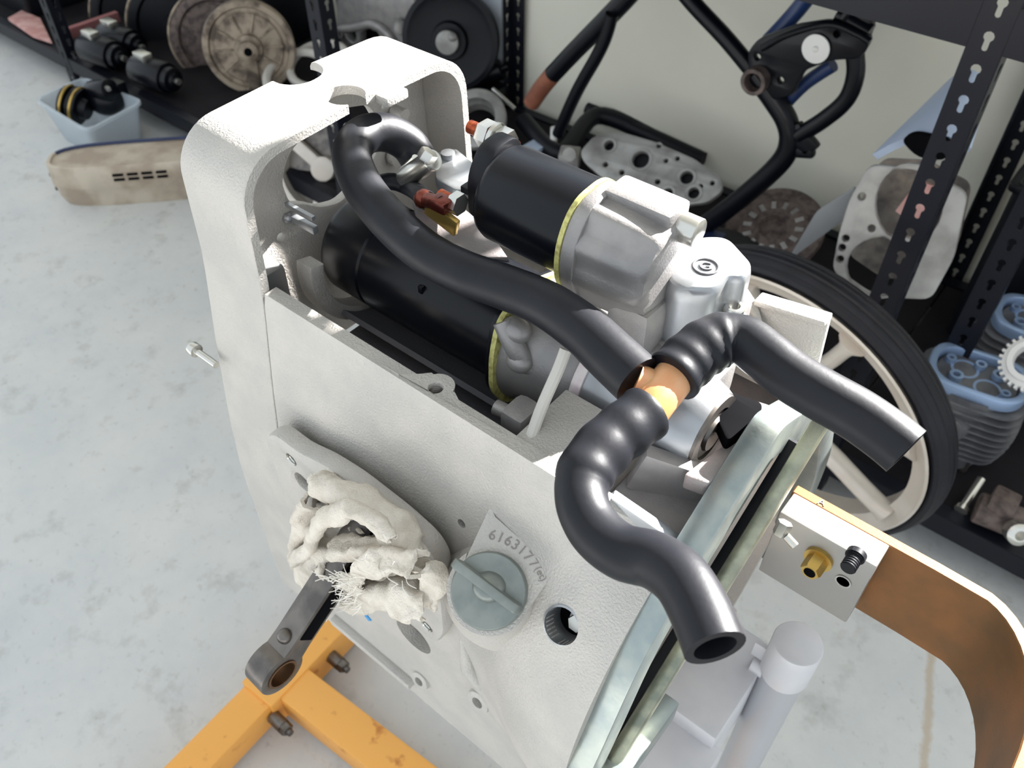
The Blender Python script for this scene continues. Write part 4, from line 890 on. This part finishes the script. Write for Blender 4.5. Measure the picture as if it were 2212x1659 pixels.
for i, (px, py, lb) in enumerate(((222, 112, 'black cylindrical can lying nearest the left end post'), (262, 88, 'black cylindrical can at the rear, next to the pink batten'), (335, 160, 'black cylindrical can lying nearest the dirty silver flywheel'))):
    t = thing('coil_can', lb, 'coil', at(px, py, Z=DZ), 'black cylindrical cans on the shelf'); p = at(px, py, Z=DZ+.05); d = Vector((.97, .15, -.0))
    g = G(); g.lathe(p-d*.075, d, [(0, .03), (.004, .038), (.01, .042), (.12, .042), (.124, .04), (.124, .034), (.145, .032), (.147, .02), (.155, .018)], 32); g.o('can_body', BLACK, t)
    g = G(); g.cyl(p+d*.075, p+d*.095, .009, 14); g.o('can_terminal', STEEL, t)
    g = G(); g.box(p-d*.03+Vector((0, 0, .045)), (.05, .03, .02), .003); g.o('can_clip', STEEL, t)
q = [at(x, y, Z=DZ+.012) for x, y in ((18, 42), (48, 25), (88, 42), (112, 92), (70, 78))]; g = G(); g.plate([(p.x, p.y) for p in q], [], .01, Matrix.Translation((0, 0, DZ+.012)), .001); tag(g.o('card_sheet', PINKW), 'torn pink card sheet on the shelf left of the end post', 'card')
A, B = at(148, 72, Z=DZ+.03), at(255, 35, Z=DZ+.03); g = G(); g.bar(A, B, .02, .03, bev=.001); tag(g.o('pink_batten', M('faded_pink_tray', (150, 96, 96), .8)), 'faded pink wooden batten behind the left end post', 'batten')
# tub with parts on the floor
tz = .12
tc_ = [at(x, y, Z=tz) for x, y in ((72, 213), (188, 283), (312, 218), (180, 165))]
tb = thing('plastic_tub', 'clear plastic tub full of black parts on the concrete floor', 'tub', (sum(p.x for p in tc_)/4, sum(p.y for p in tc_)/4, 0))
cc = sum(tc_, Vector())/4
b = bmesh.new(); ol = rounded([(p.x, p.y, .03) for p in tc_], n=5)
lv = [(tz, 1.0), (tz-.008, 1.0), (tz-.008, .95), (.006, .76), (.0, .72)]
rings = [[b.verts.new((cc.x+(x-cc.x)*s, cc.y+(y-cc.y)*s, z)) for x, y in ol] for z, s in lv]
rings += [[b.verts.new((cc.x+(x-cc.x)*s, cc.y+(y-cc.y)*s, z)) for x, y in ol] for z, s in ((.004, .70), (.01, .74), (tz-.01, .92), (tz, .94))]
for r0_, r1_ in zip(rings, rings[1:]):
    for i in range(len(ol)): b.faces.new((r0_[i], r0_[(i+1) % len(ol)], r1_[(i+1) % len(ol)], r1_[i]))
for i in range(len(ol)): b.faces.new((rings[-1][i], rings[-1][(i+1) % len(ol)], rings[0][(i+1) % len(ol)], rings[0][i]))
b.faces.new(rings[4][::-1]) if False else None
bmesh.ops.recalc_face_normals(b, faces=b.faces); g = G(); g._add(b); g.o('tub_wall', TUBM, tb)
g = G(); g.plate([(cc.x+(x-cc.x)*.73, cc.y+(y-cc.y)*.73) for x, y in ol], [], .003, Matrix.Translation((0, 0, .003))); g.o('tub_base', TUBM, tb)
pu = thing('pulley', 'dark pulley with pale bands inside the plastic tub', 'pulley', at(170, 235, Z=.02))
p = at(165, 228, Z=.10); d = Vector((.8, .45, -.25)).normalized(); g = G(); g.lathe(p-d*.035, d, [(0, .02), (.002, .045), (.018, .048), (.02, .04), (.026, .04), (.028, .05), (.05, .05), (.052, .03), (.07, .028)], 32); g.o('pulley_body', BLACK, pu)
g = G(); g.torus(p-d*.022, d, .0475, .004, 32, 8); g.torus(p+d*.006, d, .050, .004, 32, 8); g.o('pulley_bands', BRASS, pu)
ma = thing('magneto', 'black electric motor lump inside the plastic tub', 'motor', at(225, 210, Z=.02))
p = at(228, 212, Z=.10); g = G(); g.ball(p, (.06, .05, .045), 3); g.cyl(p+Vector((-.02, -.02, .02)), p+Vector((.05, .0, .04)), .03, 20, .004); g.box(p+Vector((.02, .03, .02)), (.05, .04, .05), .006); g.o('motor_lump', BLACK, ma)
g = G(); g.box(p+Vector((.05, -.01, .05)), (.03, .01, .01), .002); g.o('connector', ALUW, ma)
# cover lying on the floor
vc = thing('front_engine_cover', 'tan stained aluminium engine cover with row of slots lying on the floor', 'engine cover', (-1.9, .82, 0))
A = Vector((-2.07, .70, 0)); B = Vector((-1.76, 1.04, 0)); dv_ = (B-A).normalized(); nv = Vector((-dv_.y, dv_.x, 0)); Lc = (B-A).length
ol = []
for i in range(40):
    a = 2*math.pi*i/40; c_, s_ = math.cos(a), math.sin(a); ol.append((Lc/2*math.copysign(abs(c_)**.55, c_), .062*math.copysign(abs(s_)**.7, s_)))
b = bmesh.new(); Cm = (A+B)/2+nv*.05
def V3(x, y, z, s): q = Cm+dv_*x*s+nv*y*s; return b.verts.new((q.x, q.y, z))
rings = [[V3(x, y, z, s) for x, y in ol] for z, s in ((.0, .95), (.02, .99), (.05, 1.0), (.052, 1.02), (.11, 1.0), (.112, .98), (.112, .955), (.107, .95), (.107, .5))]
for r0_, r1_ in zip(rings, rings[1:]):
    for i in range(40): b.faces.new((r0_[i], r0_[(i+1) % 40], r1_[(i+1) % 40], r1_[i]))
b.faces.new(rings[0][::-1]); b.faces.new(rings[-1]); bmesh.ops.recalc_face_normals(b, faces=b.faces); g = G(); g._add(b); g.o('cover_shell', M('tan_stained_alloy', (196, 184, 166), .55, .2, (168, 152, 134), 14), vc)
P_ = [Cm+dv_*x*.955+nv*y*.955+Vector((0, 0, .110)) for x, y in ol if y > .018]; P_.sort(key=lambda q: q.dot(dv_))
g = G(); g.sweep(P_, .0045, 8); g.o('rim_shade_line', M('dark_blue_shade', (40, 52, 88), .5), vc)  # dark blue strip paints the shadow line of the gap along the back edge
for r_ in range(2):
    for k in range(4):
        p = Cm-nv*.0628+dv_*(-.055+k*.035)+Vector((0, 0, .075+r_*.013)); g = G(); g.box(p, (.026, .006, .006), .001, Matrix.Rotation(math.atan2(dv_.y, dv_.x), 3, 'Z')); g.o('vent_slot', DARKC, vc)
g = G(); p = Cm-nv*.0625+dv_*.105+Vector((0, 0, .082)); g.box(p, (.012, .006, .026), .002, Matrix.Rotation(math.atan2(dv_.y, dv_.x), 3, 'Z')); g.o('oval_hole', RUSTD, vc)
for z in (.03, .07): 
    g = G(); g.cyl(A+nv*.045-dv_*.006+Vector((0, 0, z)), A+nv*.045+dv_*.02+Vector((0, 0, z)), .006, 12); g.o('cover_bolt', STEELD, vc)

# ------------------------------------------------------------------ middle of the rack, behind the timing cover
wc = thing('alternator_cover', 'pale alloy alternator cover with dark openings leaning near the rack upright', 'engine cover', (-1.75, 1.6, DZ))
q = [at(x, y, Y=1.62) for x, y in ((735, 70), (735, -30), (880, -30), (912, 10), (915, 45), (905, 140), (820, 150), (760, 110))]
def Hy(x, y, r, Y): p = at(x, y, Y=Y); return circ(p.x, p.z, r, 18)
g = G(); g.plate(rounded([(p.x, p.z) for p in q], .02), [Hy(738, 68, .018, 1.62), Hy(765, 70, .022, 1.62), Hy(887, 67, .008, 1.62), [(p.x, p.z) for p in [at(x, y, Y=1.62) for x, y in ((785, 70), (800, 58), (822, 66), (840, 95), (845, 120), (805, 108), (785, 95))]]], .03, frame((0, 1.62, 0), (1, 0, 0), (0, 0, 1)), .005); g.o('cover_plate', ALUW, wc)
g = G(); g.sweep(smoothpath([at(x, y, Y=1.598) for x, y in ((735, 62), (770, 58), (800, 52), (825, 62), (850, 90), (862, 130))], 6), .012, 12); g.cyl(at(862, 55, Y=1.60), at(866, 62, Y=1.56), .018, 18, .003); g.o('cast_rib', ALUW, wc)
g = G(); g.box(at(800, 90, Y=1.65), (.25, .006, .2)); g.o('shade_backing', DARKC, wc)  # dark sheet stands in for the shade behind the openings
bd = thing('drum_wheel', 'dark round brake drum standing on the shelf beside the alternator cover', 'brake drum', at(968, 190, Y=1.58))
c_ = at(972, 88, Y=1.60); d = Vector((.45, -.85, .25)).normalized()
g = G(); g.lathe(c_-d*.03, d, [(0, .12), (.01, .128), (.035, .128), (.038, .115), (.03, .10), (.03, .05), (.045, .045), (.045, .02), (.06, .018), (.06, 0)], 48); g.o('drum_body', BLACKM, bd)
g = G(); g.cyl(c_+d*.02, c_+d*.035, .03, 24, .003); g.ball(c_+d*.03+Vector((.02, 0, .02)), .012, 2); g.o('drum_hub', ALUD, bd)
g = G(); g.box((at(1060, 60, Y=1.72).x, 1.72, .5), (.085, .012, .8), .001); tag(g.o('white_board', M('white_board_paint', (205, 212, 220), .5)), 'narrow white board standing against the wall beside the rear post', 'board')
rgp = thing('bearing_ring', 'grey alloy bearing ring lying behind the copper terminal', 'ring', at(1035, 260, Z=DZ))
c_ = at(1030, 262, Z=.16); d = Vector((.25, -.55, .8)).normalized(); g = G(); g.lathe(c_, d, [(0, .052), (0, .078), (.02, .078), (.024, .07), (.024, .052)], 40, cap=False); g.lathe(c_-d*.03, d, [(0, .05), (.03, .052), (.03, .048), (0, .046)], 32, cap=False); g.o('ring_body', ALUD, rgp)
g = G(); g.box(c_+Vector((.05, -.02, .0)), (.018, .02, .03), .003); g.o('ring_lug', ALUD, rgp)
a, b_ = at(1065, 192, Z=.2), at(1112, 236, Z=.17); g = G(); g.cyl(a, b_, .006, 12); tag(g.o('steel_rod', STEEL), 'thin bright steel rod lying below the rear rack post', 'rod')
p = at(1050, 165, Z=.18); g = G(); g.cyl(p+Vector((-.04, -.02, -.02)), p+Vector((.03, .03, .02)), .028, 20, .004); g.cyl(p+Vector((.03, .03, .02)), p+Vector((.045, .04, .028)), .012, 14); g.box(p+Vector((0, 0, -.05)), (.1, .07, .06), .008); tag(g.o('black_valve_body', BLACK), 'black metal valve body with bright tip under the rear post', 'engine part')
p = at(1196, 300, Z=.16); g = G(); g.cyl(p-Vector((0, 0, .06)), p+Vector((0, 0, .03)), .009, 14); tag(g.o('white_peg', WHITEP), 'small white peg standing between frame tube and head plate', 'peg')
q = [at(x, y, Z=.15) for x, y in ((1120, 320), (1165, 295), (1180, 300), (1178, 315), (1130, 345))]; h_ = at(1171, 304, Z=.15); g = G(); g.plate(rounded([(v.x, v.y) for v in q], .008), [circ(h_.x, h_.y, .006, 12)], .012, Matrix.Translation((0, 0, .145)), .001); tag(g.o('pale_lug', BLUEW), 'pale blue bracket lug with a hole behind the solenoid', 'bracket')
p = at(1230, 345, Z=.15); g = G(); g.box(p, (.05, .05, .05), .006, Matrix.Rotation(.5, 3, 'Z')); g.cyl(p+Vector((0, 0, .02)), p+Vector((.02, -.03, .035)), .016, 16); tag(g.o('alloy_block', ALUD), 'small grey alloy block left of the head plate', 'engine part')
# gearcase seen through the timing cover and white coil of hose behind it
gcz = thing('gear_case', 'pale cast gear case on the floor seen through the timing cover opening', 'engine part', at(700, 370, Z=0))
pz = at(700, 365, Z=.12); g = G()
for (dx, dy) in ((0, 0),): pass
axz = Vector((.45, -.75, .5)).normalized(); g.lathe(pz, axz, [(-.06, .11), (.0, .125), (.01, .122), (.01, .105), (-.03, .10), (-.03, 0)], 40); mz = axframe(pz, axz)
for i in range(3):
    a = i*2*math.pi/3+.4; g.box(mz @ Vector((.055*math.cos(a), .055*math.sin(a), -.005)), (.11, .03, .03), .006, mz.to_3x3() @ Matrix.Rotation(a, 3, 'Z'))
g.cyl(mz @ Vector((0, 0, -.02)), mz @ Vector((0, 0, .015)), .03, 24, .003); g.o('case_shell', RIMM, gcz)
g = G(); g.lathe(mz @ Vector((0, 0, -.028)), axz, [(0, .099), (.002, .0)], 40); g.o('case_inside', STEELD, gcz)
wr = thing('hose_coil', 'pale coiled hose lying behind the top of the timing cover', 'hose', at(660, 150, Z=DZ))
for k, (px, py, r) in enumerate(((640, 160, .085), (690, 140, .085))):
    c_ = at(px, py, Z=DZ+.05); g = G(); g.torus(c_, (.1, -.3, .95), r, .012, 48, 10); g.o('coil_turn', M('pale_hose%d' % k, (206, 200, 192), .5), wr)
# dark clutter under the frame: swing arm and battery box
dt = thing('swing_arm', 'black swing arm lying on the shelf below the frame tubes', 'swing arm', at(1200, 330, Z=DZ))
g = G(); g.sweep(smoothpath([at(1130, 260, Z=.15), at(1210, 330, Z=.14), at(1290, 250, Z=.16), at(1420, 300, Z=.14)], 8), .022, 14); g.o('arm_tube', BLACKM, dt)
g = G(); g.sweep(smoothpath([at(1270, 235, Z=.15), at(1400, 290, Z=.15), at(1520, 345, Z=.14)], 6), .018, 14); g.o('arm_stay', BLACKM, dt)
bx = thing('battery_box', 'black battery box lying on the shelf right of the head plate', 'box', at(1560, 520, Z=DZ))
p = at(1540, 505, Z=.15); g = G(); g.box(p+Vector((.02, -.03, -.02)), (.20, .12, .055), .012, Matrix.Rotation(.3, 3, 'Z')); g.o('box_body', BLACKM, bx)
g = G(); g.box(p+Vector((.0, -.04, .010)), (.08, .06, .014), .006, Matrix.Rotation(.3, 3, 'Z')); g.o('box_lid', M('dark_blue_lid', (34, 44, 78), .5), bx)
# dark crates at the left end of the rack
for x0, x1, y0, y1, h_, lb in ((-2.52, -2.15, 1.50, 1.66, .30, 'black plastic crate behind the clutch plates'), (-3.30, -2.95, 1.16, 1.36, .16, 'low black crate at the far left edge of the rack'), (-3.60, -2.90, 1.48, 1.66, .36, 'tall black crate in the far left corner of the rack'), (-.14, .22, 1.53, 1.66, .34, 'black crate behind the cylinder heads')):
    t = thing('storage_crate', lb, 'crate', ((x0+x1)/2, (y0+y1)/2, DZ), 'black storage crates on the rack')
    cx_, cy_ = (x0+x1)/2, (y0+y1)/2
    g = G(); ol = rounded([(x0, y0, .015), (x1, y0, .015), (x1, y1, .015), (x0, y1, .015)], n=3); inn = [(cx_+(x-cx_)*(1-.014/(x1-x0)), cy_+(y-cy_)*(1-.014/(y1-y0))) for x, y in ol]
    g.plate(ol, [inn], h_, Matrix.Translation((0, 0, DZ+.001+h_/2)), .001); g.o('crate_wall', BLACKM, t)
    g = G(); g.plate(inn, [], .006, Matrix.Translation((0, 0, DZ+.005))); g.o('crate_base', BLACKM, t)
    g = G(); g.plate([(cx_+(x-cx_)*(1+.02/(x1-x0)), cy_+(y-cy_)*(1+.02/(y1-y0))) for x, y in ol], [inn], .012, Matrix.Translation((0, 0, DZ+h_-.006)), .002); g.o('crate_rim', BLACKM, t)
